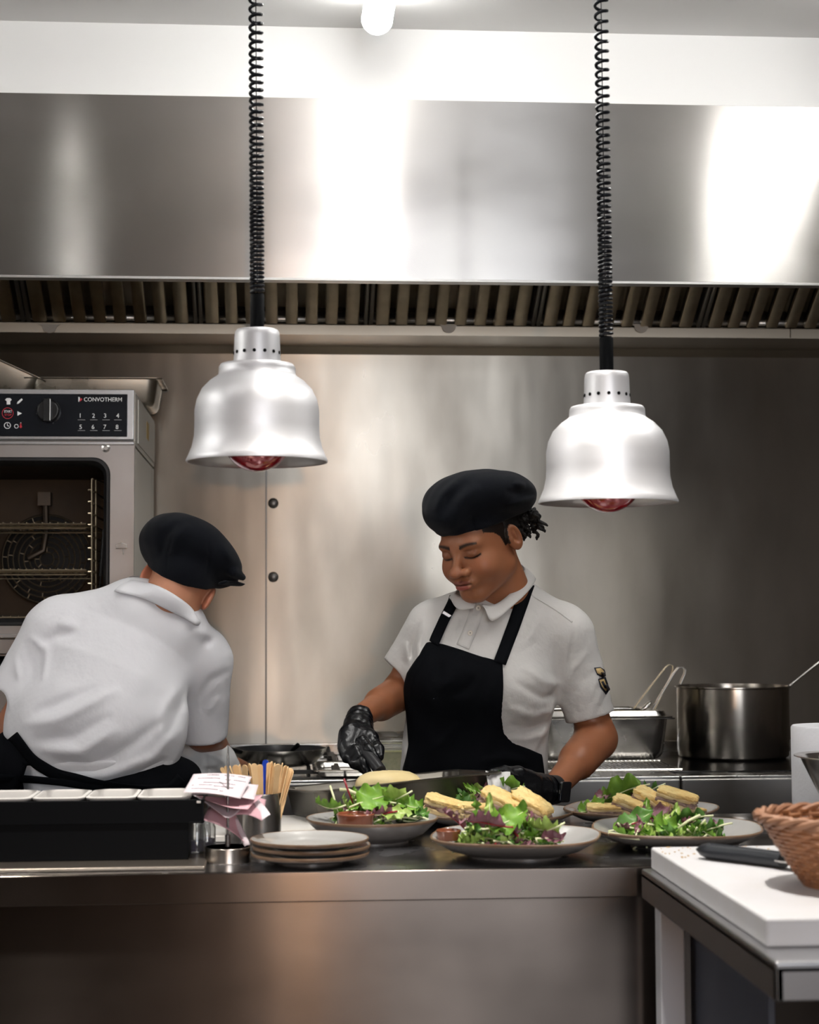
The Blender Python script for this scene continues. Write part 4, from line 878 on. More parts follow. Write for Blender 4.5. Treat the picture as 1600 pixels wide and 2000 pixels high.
# ---------------------------------------------------------------- cutting board, knife, basket on the work table
Mpe = mat('thick white cutting board', (.62, .62, .65), .45, noise=(22, (1, 1, 1), (.58, .565, .56), .6, 4))
xb, zt2 = aty(1241, 1640, 2.80).x, .938
bo = rbox('cutting_board', Mpe, None, .598, 1.12, 2.115, 2.79, .9003, .936, .004, seg=3); tag(bo, 'thick white cutting board on the work table in the right foreground', 'cutting board')
Mcr = mat('brown crumbs', (.55, .36, .16), .8); rr = random.Random(4); mb = MB()
for i in range(140):
    a = atz(rr.gauss(1400, 90), rr.gauss(1655, 9), .937)
    if .60 < a.x < 1.1 and 2.12 < a.y < 2.78: squad(mb, rr.uniform(.0008, .003), rr.uniform(.0008, .0022), .0007, .8, 6, 4, M=TR((a.x, a.y, .9368), rr.uniform(0, 3)))
o = mb.build('bread_crumbs', Mcr); tag(o, 'scattered brown bread crumbs on the thick white board', 'crumbs', None, 'stuff')
ka, kb = atz(1362, 1663, .946), atz(1560, 1688, .946)
kn_ = thing('kitchen_knife', ka, 'kitchen knife with a black handle lying on the thick white board', 'knife')
dk = (kb-ka); dk.z = 0; Lk = dk.length; MKn = Matrix.Rotation(math.atan2(dk.y, dk.x), 4, 'Z')
mb = MB(); n = 14; P = []
for i in range(n+1):
    t = i/n; w_ = .0165*(math.sin(min(1, t*5+.12)*PI/2))*(1-.18*math.sin(PI*t))+.002*math.sin(6*t); P.append([tuple(MKn @ Vector((t*.165, w_*math.cos(a), .0125*math.sin(a)*(math.sin(min(1, t*6+.1)*PI/2))))) for a in np.linspace(0, 2*PI, 17)[:-1]])
mb.grid(P, False, True); mb.f += [tuple(range(16)), tuple(range(len(mb.v)-16, len(mb.v)))]; mb.m += [0, 0]; mb.build('handle', mat('knife handle plastic', (.008, .010, .014), .4), kn_)
mb = MB(); mb.prism([(.155, -.014), (.172, -.019), (.30, -.012), (.33, .008), (.155, .011)], -.001, .001, MKn); b_ = mb.build('blade', Msteel, kn_); kn_.location.z = .9495
# wicker basket
Mwick = mat('brown wicker', (.36, .155, .065), .5, noise=(30, (1, 1, 1), (.20, .08, .035), .8, 4)); Mwick2 = mat('pale wicker rim', (.36, .19, .11), .55, noise=(24, (1, 1, 1), (.22, .10, .055), .8, 4))
Yk = 2.36; pk = aty(1483, 1590, Yk); Rk = .125; zk = .9365; Hk = aty(1483, 1592, Yk).z-zk
bk = thing('wicker_basket', (pk.x+Rk, Yk, zk), 'brown woven wicker basket on the white board, cut off by the right edge', 'basket')
rb0 = .060
mb = MB(); nr = 15; nst = 40
for i in range(nr):
    t = i/(nr-1); r = rb0+(Rk-.008-rb0)*t**.9; z = .005+(Hk-.012)*t
    mb.tube([((r+.0022*math.sin(nst/2*a+PI*i))*math.cos(a), (r+.0022*math.sin(nst/2*a+PI*i))*math.sin(a), z) for a in np.linspace(0, 2*PI, nst*3+1)[:-1]], .0036, 5, closed=True)
mb.build('woven_wall', Mwick, bk)
mb = MB()
for k in range(nst//2*2):
    a = 2*PI*k/nst; mb.tube([((rb0+(Rk-.008-rb0)*t**.9)*math.cos(a), (rb0+(Rk-.008-rb0)*t**.9)*math.sin(a), .003+(Hk-.008)*t) for t in np.linspace(0, 1, 6)], .0024, 5)
mb.build('stake', Mwick, bk)
mb = MB()
for q in range(3):
    mb.tube([((Rk-.003+.0045*math.cos(9*a+q*2.09))*math.cos(a), (Rk-.003+.0045*math.cos(9*a+q*2.09))*math.sin(a), Hk-.004+.0045*math.sin(9*a+q*2.09)) for a in np.linspace(0, 2*PI, 121)[:-1]], .0042, 6, closed=True)
mb.build('braided_rim', Mwick2, bk)
mb = MB(); mb.lathe([(0, 0), (rb0+.002, 0), (rb0+.003, .006), (0, .006)], 32); mb.build('bottom', Mwick, bk)
rr = random.Random(8)
Mbr = mat('golden bread', (.55, .28, .08), .6, noise=(25, (1, 1, 1), (.75, .48, .20), .7, 4))
for i in range(4):
    mb = MB(); squad(mb, .045, .03, .022, .6, nz=.02, seed=i); o = mb.build('bread_piece', Mbr); o.location = (pk.x+Rk+[-.045, .03, 0, .02][i], Yk+[-.01, .03, -.04, -.01][i], zk+Hk*[.60, .58, .55, .8][i]); o.rotation_euler = (.2*i, .3-.2*i, i*1.1); tag(o, ['golden bread piece in the basket, nearest its left side', 'golden bread piece at the rear of the basket', 'golden bread piece at the front of the basket', 'golden bread piece on top of the others in the basket'][i], 'bread', 'bread pieces in the wicker basket')

# ================================================================ people
from mathutils.bvhtree import BVHTree
W = aty
def bvh_of(objs):
    vs, fs = [], []
    dg = bpy.context.evaluated_depsgraph_get(); dg.update()
    for o in objs:
        e = o.evaluated_get(dg); m = e.to_mesh(); n = len(vs); mw = o.matrix_world.copy(); vs += [mw @ v.co for v in m.vertices]; fs += [tuple(i+n for i in p.vertices) for p in m.polygons]; e.to_mesh_clear()
    return BVHTree.FromPolygons(vs, fs)
def hit(bv, px, py, off=.002, fall=3.8):
    h = bv.ray_cast(CAMP, ray(px, py).normalized())
    if h[0] is None: return W(px, py, fall)
    n = h[1] if h[1].dot(ray(px, py)) < 0 else -h[1]
    return h[0]+n*off
def own(o, parent): o.parent = parent; o.matrix_parent_inverse = parent.matrix_basis.inverted(); return o
def rebase(o, base):
    o.data.transform(Matrix.Translation(-Vector(base))); o.location = base; bpy.context.view_layer.update(); return o
def joinm(name, objs):
    bm = bmesh.new(); off = 0; has = False
    vs, fs, cs = [], [], []
    for o in objs:
        me = o.data; n = len(vs); vs += [tuple(v.co) for v in me.vertices]; fs += [tuple(i+n for i in p.vertices) for p in me.polygons]
        ca = me.color_attributes.get('Col'); a = np.ones(len(me.vertices)*4, np.float32)
        if ca: ca.data.foreach_get('color', a)
        cs.append(a)
    bm.free(); me = bpy.data.meshes.new(name); me.from_pydata(vs, [], fs); me.polygons.foreach_set('use_smooth', np.ones(len(fs), bool))
    c = me.color_attributes.new('Col', 'FLOAT_COLOR', 'POINT'); c.data.foreach_set('color', np.concatenate(cs)); me.materials.append(objs[0].data.materials[0])
    for o in objs: bpy.data.objects.remove(o)
    o = bpy.data.objects.new(name, me); link(o); return o
def seg(P, a, b):
    a, b = V3(a), V3(b); ab = b-a; pa = P-a; t = np.clip((pa @ ab)/np.dot(ab, ab), 0, 1); return np.linalg.norm(pa-t[..., None]*ab, axis=-1), t
def folds(P, L):
    """L: (list of points, width, height) raised (+) or sunk (-) folds"""
    d = 0
    for pts, wd, hgt in L:
        m = None; en = 0
        for i in range(len(pts)-1):     # distance measured across the cloth surface (x, z)
            a, b = V3(pts[i])[[0, 2]], V3(pts[i+1])[[0, 2]]; ab = b-a; pa = P[..., [0, 2]]-a; t = np.clip((pa @ ab)/np.dot(ab, ab), 0, 1)
            q = np.linalg.norm(pa-t[..., None]*ab, axis=-1); e = (i+t)/(len(pts)-1); q = q/(.55+.45*np.sqrt(np.maximum(np.sin(PI*np.clip(e, 0, 1)), 0)))
            if m is None: m, en = q, e
            else: en = np.where(q < m, e, en); m = np.minimum(m, q)
        d = d+hgt*1.25*np.exp(-(m/wd)**2)*np.maximum(np.sin(PI*np.clip(en, 0, 1)), 0)**.7*np.clip(.5-(P[..., 1]-max(p[1] for p in pts)-.045)/.05, 0, 1)
    return d
def poly2(x, z, poly):
    p = np.array(poly, np.float32); d = np.full(x.shape, 1e9, np.float32); s = np.ones(x.shape, np.float32); n = len(p)
    for i in range(n):
        j = (i-1) % n; e = p[j]-p[i]; wx, wz = x-p[i, 0], z-p[i, 1]; t = np.clip((wx*e[0]+wz*e[1])/(e @ e), 0, 1)
        d = np.minimum(d, (wx-e[0]*t)**2+(wz-e[1]*t)**2)
        c1 = z >= p[i, 1]; c2 = z < p[j, 1]; c3 = e[0]*wz > e[1]*wx
        f = (c1 & c2 & c3) | (~c1 & ~c2 & ~c3); s = np.where(f, -s, s)
    return s*np.sqrt(d)
def snoise(P, sc, seed=0):
    r = np.random.RandomState(seed); d = 0
    for k in range(6):
        v = r.normal(size=3); v /= np.linalg.norm(v); d = d+np.sin((P @ v.astype(np.float32))*sc*(1+.35*k)+r.uniform(0, 6))
    return d/6
def bounds(pts, pad): a = np.array([tuple(p) for p in pts]); return a.min(0)-pad, a.max(0)+pad
Mskin = mat('deep brown skin', (.3, .12, .06), .40, vcol='Col', spec=.45, bump=(420, (1, 1, 1), .12, .0006), noise=(26, (1, 1, 1), (.86, .80, .76), .5, 4), sss=.12)
Mskin2 = mat('light tanned skin', (.5, .25, .15), .42, vcol='Col', bump=(420, (1, 1, 1), .12, .0006), noise=(30, (1, 1, 1), (.92, .86, .84), .5, 4), sss=.12)
Mshirt = mat('off white polo cotton', (.60, .585, .565), .85, bump=(16, (1, 1, 1), .42, .018))
Mshirt2 = mat('bright white polo cotton', (.76, .76, .79), .85, bump=(12, (1, 1, .8), .35, .018))
Mapron = mat('black apron cloth', (.004, .0045, .006), .8, spec=.06, bump=(800, (1, 1, 1), .3, .0006), sheen=0)
Mberet = mat('black felt', (.004, .005, .008), .9, spec=.06, sheen=.06, bump=(500, (1, 1, 1), .4, .001))
Mglove = mat('black nitrile glove', (.004, .0045, .006), .25, spec=.45, bump=(130, (1, 1, 1), .35, .003))
Mhair = mat('black curly hair', (.006, .005, .005), .6, bump=(500, (1, 1, 1), .8, .002))
Mtrou = mat('black trousers', (.01, .01, .012), .8)
# ---------------------------------------------------------------- woman: head
YW = 3.80
phi, pit, rol = math.radians(41), math.radians(24), math.radians(3)
ey = Vector((-math.sin(phi)*math.cos(pit), -math.cos(phi)*math.cos(pit), -math.sin(pit)))
ex = Vector((-math.cos(phi), math.sin(phi), 0)); ez = ex.cross(ey)
HR = Matrix((ex, ey, ez)).transposed() @ Matrix.Rotation(rol, 3, 'Y')
Rn = np.array(HR, np.float32)
ear_t = W(1004, 1052, 3.77)
HS = np.array([1.09, 1.10, 1.03], np.float32)
HC = ear_t-HR @ Vector((-.084, -.011, -.008))
def hl(x, y, z): return HC+HR @ Vector((x*1.09, y*1.10, z*1.03))
def head_sdf(P):
    q = ((P-V3(HC)) @ Rn)/HS; ax = np.abs(q[..., 0]); Q = np.stack([ax, q[..., 1], q[..., 2]], -1)   # mirrored
    d = ell(q, (0, -.018, .036), (.0745, .094, .084))
    d = smin(d, ell(q, (0, .022, -.025), (.0635, .066, .082)), .03)
    d = smin(d, cap(Q, (.046, .004, -.058), (.012, .066, -.094), .020, .0165), .035)
    d = smin(d, ell(Q, (.036, .054, -.038), (.028, .031, .030)), .022)        # cheeks
    d = smin(d, ell(q, (0, .070, -.096), (.021, .0165, .0155)), .02)          # chin
    d = smin(d, ell(Q, (.022, .074, .020), (.024, .010, .0085)), .022)         # brow ridge
    d = smax(d, -ell(Q, (.033, .104, .002), (.0175, .0185, .0125)), .014)      # sockets
    d = smin(d, ell(Q, (.031, .0715, .000), (.0150, .0150, .0125)), .0035)         # lids
    lid = ell(Q, (.031, .0870, -.0062), (.0135, .0030, .0011)); d = smax(d, -lid, .0015)
    crease = ell(Q, (.031, .0845, .0085), (.0135, .0040, .0010)); d = smax(d, -crease, .0025)
    d = smin(d, cap(q, (0, .081, .010), (0, .1055, -.026), .0065, .0095), .014)
    d = smin(d, ell(q, (0, .1095, -.0310), (.0140, .0115, .0108)), .008)
    d = smin(d, ell(Q, (.0175, .0980, -.0335), (.0090, .0110, .0090)), .006)
    d = smax(d, -ell(Q, (.0080, .1035, -.0425), (.0042, .0060, .0042)), .003)
    d = smin(d, ell(q, (0, .0855, -.060), (.027, .014, .016)), .016)         # mouth mound
    d = smin(d, ell(q, (0, .0970, -.0562), (.0215, .0088, .0066)), .005)
    d = smin(d, ell(q, (0, .0965, -.0678), (.0190, .0100, .0092)), .005)
    d = smax(d, -ell(q, (0, .1035, -.0612), (.0215, .0065, .0010)), .0020)
    d = smax(d, -ell(q, (0, .104, -.050), (.0025, .0040, .0050)), .004)
    d = smax(d, -ell(q, (0, .0985, -.0795), (.014, .0075, .0045)), .008)
    # ears
    Re = rotm(-.20, 0, .30)
    e = ell(Q, (.0785, -.010, -.004), (.0085, .0185, .0315), Re)
    e = smax(e, -ell(Q, (.0885, -.0075, .000), (.0095, .0115, .0215), Re), .003)
    e = smin(e, ell(Q, (.0800, .0015, -.0045), (.0035, .0035, .0060)), .003)
    e = smin(e, ell(Q, (.0815, -.010, .002), (.0030, .0030, .0120), Re), .003)
    d = smin(d, e, .004)
    return d*1.05, q, Q
nb = W(992, 1185, 3.90)      # neck base
def head_fn(P):
    d, q, Q = head_sdf(P)
    n = cap(P, hl(0, -.020, -.050), nb, .0565, .066)
    return smin(d, n, .022)
def head_col(V):
    q = ((V-V3(HC)) @ Rn)/HS; ax = np.abs(q[:, 0]); x, y, z = q[:, 0], q[:, 1], q[:, 2]
    c = np.tile(np.array([.345, .140, .068], np.float32), (len(V), 1))
    def blend(m, col): 
        nonlocal c; m = np.clip(m, 0, 1)[:, None]; c = c*(1-m)+np.array(col, np.float32)*m
    g = lambda cx, cy, cz, rx, ry, rz: np.clip(1.6-1.6*np.sqrt(((ax-cx)/rx)**2+((y-cy)/ry)**2+((z-cz)/rz)**2)**3, 0, 1)
    blend(g(.040, .07, -.03, .024, .04, .022)*.45, (.36, .125, .062))
    blend(g(0, .11, -.032, .02, .02, .016)*.5, (.37, .14, .075))
    blend(g(.031, .09, .002, .020, .03, .013)*.45, (.15, .055, .028))
    up = g(0, .10, -.0560, .0235, .025, .0058); lw = g(0, .10, -.0675, .0195, .025, .0075)
    blend(up*.9, (.20, .058, .042)); blend(lw*.9, (.36, .085, .07))
    blend(np.exp(-((z+.0612)/.0011)**2)*(ax < .021)*(y > .08), (.04, .012, .01))
    # eyebrows: arched strips
    t = (ax-.012)/.036; zc = .0185+.0065*np.sin(np.clip(t, 0, 1)*2.2)-.002*t; th = .0052*(1-.5*np.clip(t, 0, 1))
    blend((np.clip(1.4-np.abs(z-zc)/th, 0, 1))*((t > 0) & (t < 1) & (y > .04)), (.022, .012, .008))
    # lash line along the lowered lid
    t = (ax-.031)/.0155; zl = -.0062-.0030*(1-t*t)+.0012
    blend((np.clip(1.5-np.abs(z-zl)/.0022, 0, 1))*((np.abs(t) < 1.05) & (y > .06)), (.008, .004, .003))
    # cropped hair at temples and nape
    hl_ = np.where(y > .02, .035, np.where(y > -.004, .002+(y+.004)*.9, -.045))
    m = ((y < .052) & (z > np.interp(y, [-.12, -.035, -.006, .000, .012, .022, .034, .05], [-.045, -.04, .022, -.012, -.014, .012, .026, .034])) & (ax < .0782)).astype(np.float32)
    blend(m*.985, (.010, .007, .006))
    return c
lo_, hi_ = bounds([hl(a, b, c) for a in (-.09, .09) for b in (-.115, .125) for c in (-.118, .125)]+[nb], .012); lo_[2] = nb.z-.05
hd = sdf_obj('head', head_fn, lo_, hi_, .0021 if not globals().get('QUICK') else .004, Mskin, None, head_col)
# ---------------------------------------------------------------- woman: body
sR, eR, wR = W(842, 1222, 3.93), W(782, 1352, 4.0), W(703, 1400, 3.76)      # her right arm (left in the picture)
sL, eL, wL = W(1110, 1240, 3.90), W(1166, 1442, 3.92), W(1080, 1542, 3.68)
FL = ((0, 1, 0), .74)
tp = [W(925, 1640, 3.94), W(926, 1540, 3.93), W(928, 1450, 3.92), W(942, 1330, 3.90), W(968, 1240, 3.91)]
def torso(P, o=0.):
    d = chain(P, tp, [.168, .155, .148, .158, .118], .05, FL)
    d = smin(d, cap(P, W(852, 1228, 3.92), W(1100, 1245, 3.90), .052, .056), .05)
    d = smin(d, cap(P, W(992, 1172, 3.91), W(890, 1205, 3.92), .045, .045), .04)
    d = smin(d, cap(P, W(1000, 1172, 3.91), W(1080, 1212, 3.90), .045, .045), .04)
    d = smin(d, ell(P, W(888, 1335, 3.82), (.062, .055, .060)), .05); d = smin(d, ell(P, W(1004, 1345, 3.82), (.066, .058, .062)), .05)
    return d-o
def body_fn(P):
    d = torso(P, -.008)
    d = smin(d, chain(P, [sR, eR, wR], [.046, .037, .0255], .02), .03)
    d = smin(d, cap(P, eR.lerp(wR, .05), eR.lerp(wR, .5), .036, .036), .02)
    d = smin(d, chain(P, [sL, eL, wL], [.042, .043, .0265], .02), .03)
    d = smin(d, cap(P, eL.lerp(wL, .05), eL.lerp(wL, .45), .043, .041), .02)
    return smin(d, cap(P, hl(0, -.02, -.05), nb, .044, .055), .02)
skc = lambda V: np.tile(np.array([.33, .130, .062], np.float32), (len(V), 1))
lo_, hi_ = bounds([W(700, 1600, 3.72), W(1230, 1130, 4.1), W(1230, 1600, 3.64)], .03); lo_[2] = .80
bd = sdf_obj('torso', body_fn, lo_, hi_, .0058, Mskin, None, skc)
# hands
kR = W(692, 1458, 3.67)
def hand_R(P, o=0.):
    d = chain(P, [wR, W(700, 1420, 3.73), W(694, 1442, 3.69), W(688, 1462, 3.665)], [.0235, .028, .033, .030], .02, ((.3, -.8, .3), .62))
    fs = [([W(708, 1448, 3.655), W(722, 1466, 3.625), W(733, 1482, 3.612)], [.0125, .0112, .0095]),
          ([W(694, 1466, 3.645), W(706, 1490, 3.612), W(716, 1506, 3.603)], [.0125, .0115, .0095]),
          ([W(680, 1466, 3.655), W(694, 1491, 3.622), W(710, 1500, 3.610)], [.0122, .0112, .0092]),
          ([W(670, 1460, 3.675), W(679, 1480, 3.645), W(696, 1488, 3.628)], [.0112, .0100, .0085])]
    for p, r in fs: d = smin(d, chain(P, p, r, .006), .0065)
    d = smin(d, chain(P, [W(708, 1416, 3.725), W(724, 1442, 3.69), W(738, 1464, 3.655), W(741, 1478, 3.640)], [.017, .0150, .0118, .0095], .008), .012)
    return d-o
def hand_L(P, o=0.):
    d = chain(P, [wL, W(1052, 1542, 3.645), W(1026, 1540, 3.61), W(1012, 1536, 3.59)], [.026, .030, .034, .030], .02, ((.3, -.8, .3), .68))
    fs = [([W(1010, 1526, 3.575), W(988, 1516, 3.545), W(970, 1520, 3.528)], [.0125, .0115, .0095]),
          ([W(1008, 1542, 3.565), W(984, 1534, 3.532), W(966, 1538, 3.520)], [.0125, .0115, .0095]),
          ([W(1012, 1556, 3.570), W(990, 1551, 3.538), W(973, 1554, 3.527)], [.0120, .0108, .009]),
          ([W(1018, 1566, 3.580), W(1000, 1566, 3.555), W(985, 1568, 3.540)], [.0105, .0095, .0085])]
    for p, r in fs: d = smin(d, chain(P, p, r, .006), .0065)
    d = smin(d, chain(P, [W(1040, 1528, 3.625), W(1012, 1512, 3.595), W(985, 1508, 3.575), W(962, 1510, 3.56)], [.019, .0155, .012, .0098], .008), .012)
    return d-o
hr0, hr1 = bounds([W(650, 1515, 3.60), W(750, 1385, 3.80)], .03); hl0, hl1 = bounds([W(955, 1590, 3.50), W(1090, 1500, 3.70)], .035)
h1 = sdf_obj('h', lambda P: hand_R(P, -.0012), hr0, hr1, .003, Mskin, None, skc); h2 = sdf_obj('h', lambda P: hand_L(P, -.0012), hl0, hl1, .003, Mskin, None, skc)
wom = rebase(joinm('person', [hd, bd, h1, h2]), (W(930, 1500, 3.93).x, 3.93, 0))
tag(wom, 'woman in black beret, white polo and black apron, looking down and lifting a pastry', 'person')
def gl_R(P):
    d = hand_R(P, .0008)
    dir_ = V3((W(694, 1440, 3.69)-wR).normalized()); s = (P-V3(wR)) @ dir_
    c = cap(P, wR-Vector(dir_.tolist())*.006, W(700, 1420, 3.73), .0285, .0285)
    d = smin(d, c, .01); d = smax(d, -(s+.007), .002)
    return d-.0009*np.sin(s*420)*np.exp(-((s-.01)/.02)**2)-.0012*snoise(P, 160, 3)
o = sdf_obj('glove', gl_R, hr0, hr1, .0022, Mglove); own(o, wom)
def gl_L(P):
    d = hand_L(P, .0008); dir_ = V3((W(1026, 1540, 3.61)-wL).normalized()); s = (P-V3(wL)) @ dir_
    d = smin(d, cap(P, wL+Vector(dir_.tolist())*.005, W(1052, 1542, 3.645), .0285, .031), .01); d = smax(d, -(s-.002), .002)
    return d-.0012*np.sin(s*330)*np.exp(-((s-.02)/.025)**2)-.0012*snoise(P, 160, 5)
o = sdf_obj('glove', gl_L, hl0, hl1, .0022, Mglove); own(o, wom)
# watch
ax_ = (W(1052, 1542, 3.645)-wL).normalized(); wc = wL.lerp(W(1052, 1542, 3.645), .05)
q = ax_.to_track_quat('Z', 'Y').to_matrix().to_4x4(); MW = Matrix.Translation(wc) @ q
mb = MB(); mb.lathe([(.0300, -.011), (.0312, -.011), (.0312, .011), (.0300, .011)], 40, MW, cap=False); st = mb.build('watch_strap', mat('watch strap rubber', (.015, .016, .018), .45)); own(st, wom)
vd = (CAMP-wc); vd = (vd-ax_*vd.dot(ax_)).normalized(); vd = (Matrix.Rotation(-.15, 3, ax_) @ vd); c2 = wc+vd*.0335; e1 = ax_.cross(vd).normalized()
MX = Matrix(((e1.x, ax_.x, vd.x, c2.x), (e1.y, ax_.y, vd.y, c2.y), (e1.z, ax_.z, vd.z, c2.z), (0, 0, 0, 1)))
wt_ = rbox('watch', mat('watch glass', (.008, .009, .012), .06, coat=1), st, -.0225, .0225, -.0185, .0185, -.005, .0055, .005, MX, 4)
rbox('watch_crown', Msteel, wt_, -.004, .004, .0185, .0198, -.001, .002, .0004, MX)
# hair
def hair_fn(P):
    d, q, Q = head_sdf(P); x, y, z = q[..., 0], q[..., 1], q[..., 2]
    cr = ell(q, (0, -.018, .036), (.0775, .0985, .088))
    d2 = smax(cr, -(z+.030+.25*(y+.06)), .006); d2 = smax(d2, y-.006, .006)
    # open ear window
    return d2-.0012*snoise(P, 420, 2)
rr = random.Random(12); curls = []
for i in range(46):
    a = W(rr.uniform(1008, 1044), rr.uniform(992, 1030), 3.84+rr.uniform(-.05, .06)); ln = rr.uniform(.018, .038); dx = rr.uniform(.1, .9)
    pts = []; ph = rr.uniform(0, 6)
    for k in range(9):
        t = k/8; pts.append(a+Vector((dx*ln*t+.004*math.cos(ph+t*9), .004*math.sin(ph+t*9)+rr.uniform(-.001, .001), -ln*t*(1.2-dx*.6))))
    curls.append(pts)
lo_, hi_ = bounds([hl(-.085, -.12, -.05), hl(.085, .03, .12), hl(.085, -.12, .12), hl(-.085, .03, -.05), hl(-.085, -.12, .12), hl(.085, -.12, -.05)], .015)
ha = sdf_obj('hair', hair_fn, lo_, hi_, .0035, Mhair)
mb = MB()
for pts in curls: mb.tube(pts, [.0042]*7+[.0035, .002], 6)
hc_ = mb.build('curls', Mhair, None, angle=180); own(ha, wom); own(hc_, wom); hc_.parent = ha; hc_.matrix_parent_inverse = Matrix()
hc_.matrix_parent_inverse = ha.matrix_parent_inverse.copy() if False else Matrix()
bpy.context.view_layer.update(); hc_.matrix_parent_inverse = ha.matrix_world.inverted()
# beret
bc = W(940, 976, 3.81)
Rb = np.array(Euler((math.radians(-6), math.radians(-6), 0)).to_matrix(), np.float32)
def beret_fn(P):
    d = ell(P, bc, (.126, .122, .0640), Rb)
    d = smin(d, ell(P, W(905, 985, 3.79), (.086, .095, .060), Rb), .03)
    d = smin(d, ell(P, W(874, 1008, 3.75), (.048, .055, .040)), .035)
    q = ((P-V3(HC)) @ Rn)/HS; z = q[..., 2]; y = q[..., 1]
    band = ell(q, (0, -.016, .036), (.0815, .1015, .093)); ed = z-(.040+.10*(y-.02)); band = smax(band, -ed, .003)
    d = smin(d, band, .016)
    cut = z-(.040+.10*(y-.02)); d = smax(d, -cut-.0, .004)
    F_ = [([W(862, 1015, 3.70), W(880, 975, 3.69), W(915, 940, 3.70)], .012, -.006), ([W(848, 1000, 3.71), W(862, 968, 3.71), W(890, 940, 3.72)], .010, .005), ([W(890, 1010, 3.69), W(905, 975, 3.685), W(940, 950, 3.69)], .014, .005),
          ([W(985, 960, 3.70), W(1015, 965, 3.73), W(1045, 965, 3.78)], .009, -.006), ([W(990, 990, 3.70), W(1020, 980, 3.73), W(1048, 972, 3.79)], .010, .006), ([W(1000, 945, 3.72), W(1025, 950, 3.75)], .008, .005),
          ([W(930, 1038, 3.70), W(922, 1000, 3.685)], .004, -.0018)]
    return d-folds(P, F_)-.0018*snoise(P, 60, 1)
lo_, hi_ = bounds([bc-Vector((.14, .14, .085)), bc+Vector((.14, .14, .085))], .01); lo_[2] -= .03
br = sdf_obj('beret', beret_fn, lo_, hi_, .0032, Mberet); own(br, wom)
# shirt
hemR, hemL = W(775, 1309, 3.965), W(1153, 1401, 3.91)
dR = (eR-sR).normalized(); dL = (eL-sL).normalized(); nR = V3(W(797, 1328, 3.96)-W(752, 1288, 3.96)); nR = np.array([nR[2], 0, -nR[0]]); nR /= np.linalg.norm(nR); nR = nR*np.sign(nR @ V3(dR))
nL = V3(W(1202, 1386, 3.9)-W(1105, 1413, 3.9)); nL = np.array([nL[2], 0, -nL[0]]); nL /= np.linalg.norm(nL); nL = nL*np.sign(nL @ V3(dL))
Fw = [([W(1105, 1340, 3.83), W(1062, 1330, 3.80), W(1020, 1300, 3.79)], .012, .007), ([W(1098, 1360, 3.83), W(1060, 1362, 3.79), W(1000, 1330, 3.78)], .010, -.007), ([W(1090, 1385, 3.84), W(1040, 1400, 3.79), W(985, 1380, 3.78)], .011, .006),
      ([W(1085, 1410, 3.84), W(1040, 1425, 3.80), W(990, 1415, 3.79)], .010, -.006), ([W(1080, 1430, 3.84), W(1030, 1445, 3.80), W(985, 1440, 3.8)], .010, .005), ([W(1085, 1365, 3.82), W(1072, 1420, 3.82), W(1045, 1470, 3.81)], .010, .005),
      ([W(1108, 1355, 3.83), W(1120, 1310, 3.83), W(1150, 1270, 3.84)], .008, .004), ([W(1112, 1375, 3.83), W(1140, 1330, 3.83), W(1175, 1300, 3.85)], .008, -.0015), ([W(1060, 1190, 3.83), W(1040, 1240, 3.81), W(1000, 1270, 3.8)], .012, .004),
      ([W(870, 1190, 3.85), W(850, 1230, 3.84), W(846, 1260, 3.83)], .010, .004), ([W(830, 1215, 3.88), W(815, 1260, 3.9), W(812, 1300, 3.9)], .008, .006), ([W(822, 1210, 3.88), W(806, 1260, 3.9), W(800, 1300, 3.9)], .007, -.006), ([W(900, 1210, 3.82), W(880, 1255, 3.81)], .008, .004),
      ([W(790, 1250, 3.92), W(800, 1300, 3.92)], .007, .004), ([W(1000, 1180, 3.83), W(1045, 1165, 3.86)], .012, .003), ([W(1120, 1225, 3.84), W(1110, 1330, 3.83)], .0035, -.0035)]
def shirt_fn(P):
    d = torso(P, .004)
    a = cap(P, sR, hemR+dR*.05, .054, .046); inn = cap(P, sR.lerp(hemR, .5), hemR+dR*.12, .036, .040); s = (P-V3(hemR)) @ nR.astype(np.float32)
    a = smax(smax(a, s, .004), -inn, .002)
    b = cap(P, sL, hemL+dL*.05, .060, .0575); inn = cap(P, sL.lerp(hemL, .5), hemL+dL*.12, .046, .052); s2 = (P-V3(hemL)) @ nL.astype(np.float32)
    b = smax(smax(b, s2, .004), -inn, .002)
    d = smin(smin(d, a, .03), b, .03)
    d = smax(d, -(P[..., 2]-.86), .004)
    nk = cap(P, W(990, 1185, 3.90), hl(0, -.01, -.03), .040, .050); d = smax(d, -nk, .006)
    hem = .0012*(np.exp(-((s+.022)/.0018)**2)+np.exp(-((s2+.024)/.0018)**2))
    return d-folds(P, Fw)+hem-.0014*snoise(P, 55, 4)
lo_, hi_ = bounds([W(745, 1500, 3.75), W(1215, 1140, 4.08)], .03); lo_[2] = .855; lo_[1] = 3.70
sh = sdf_obj('polo_shirt', shirt_fn, lo_, hi_, .0042, Mshirt); own(sh, wom)
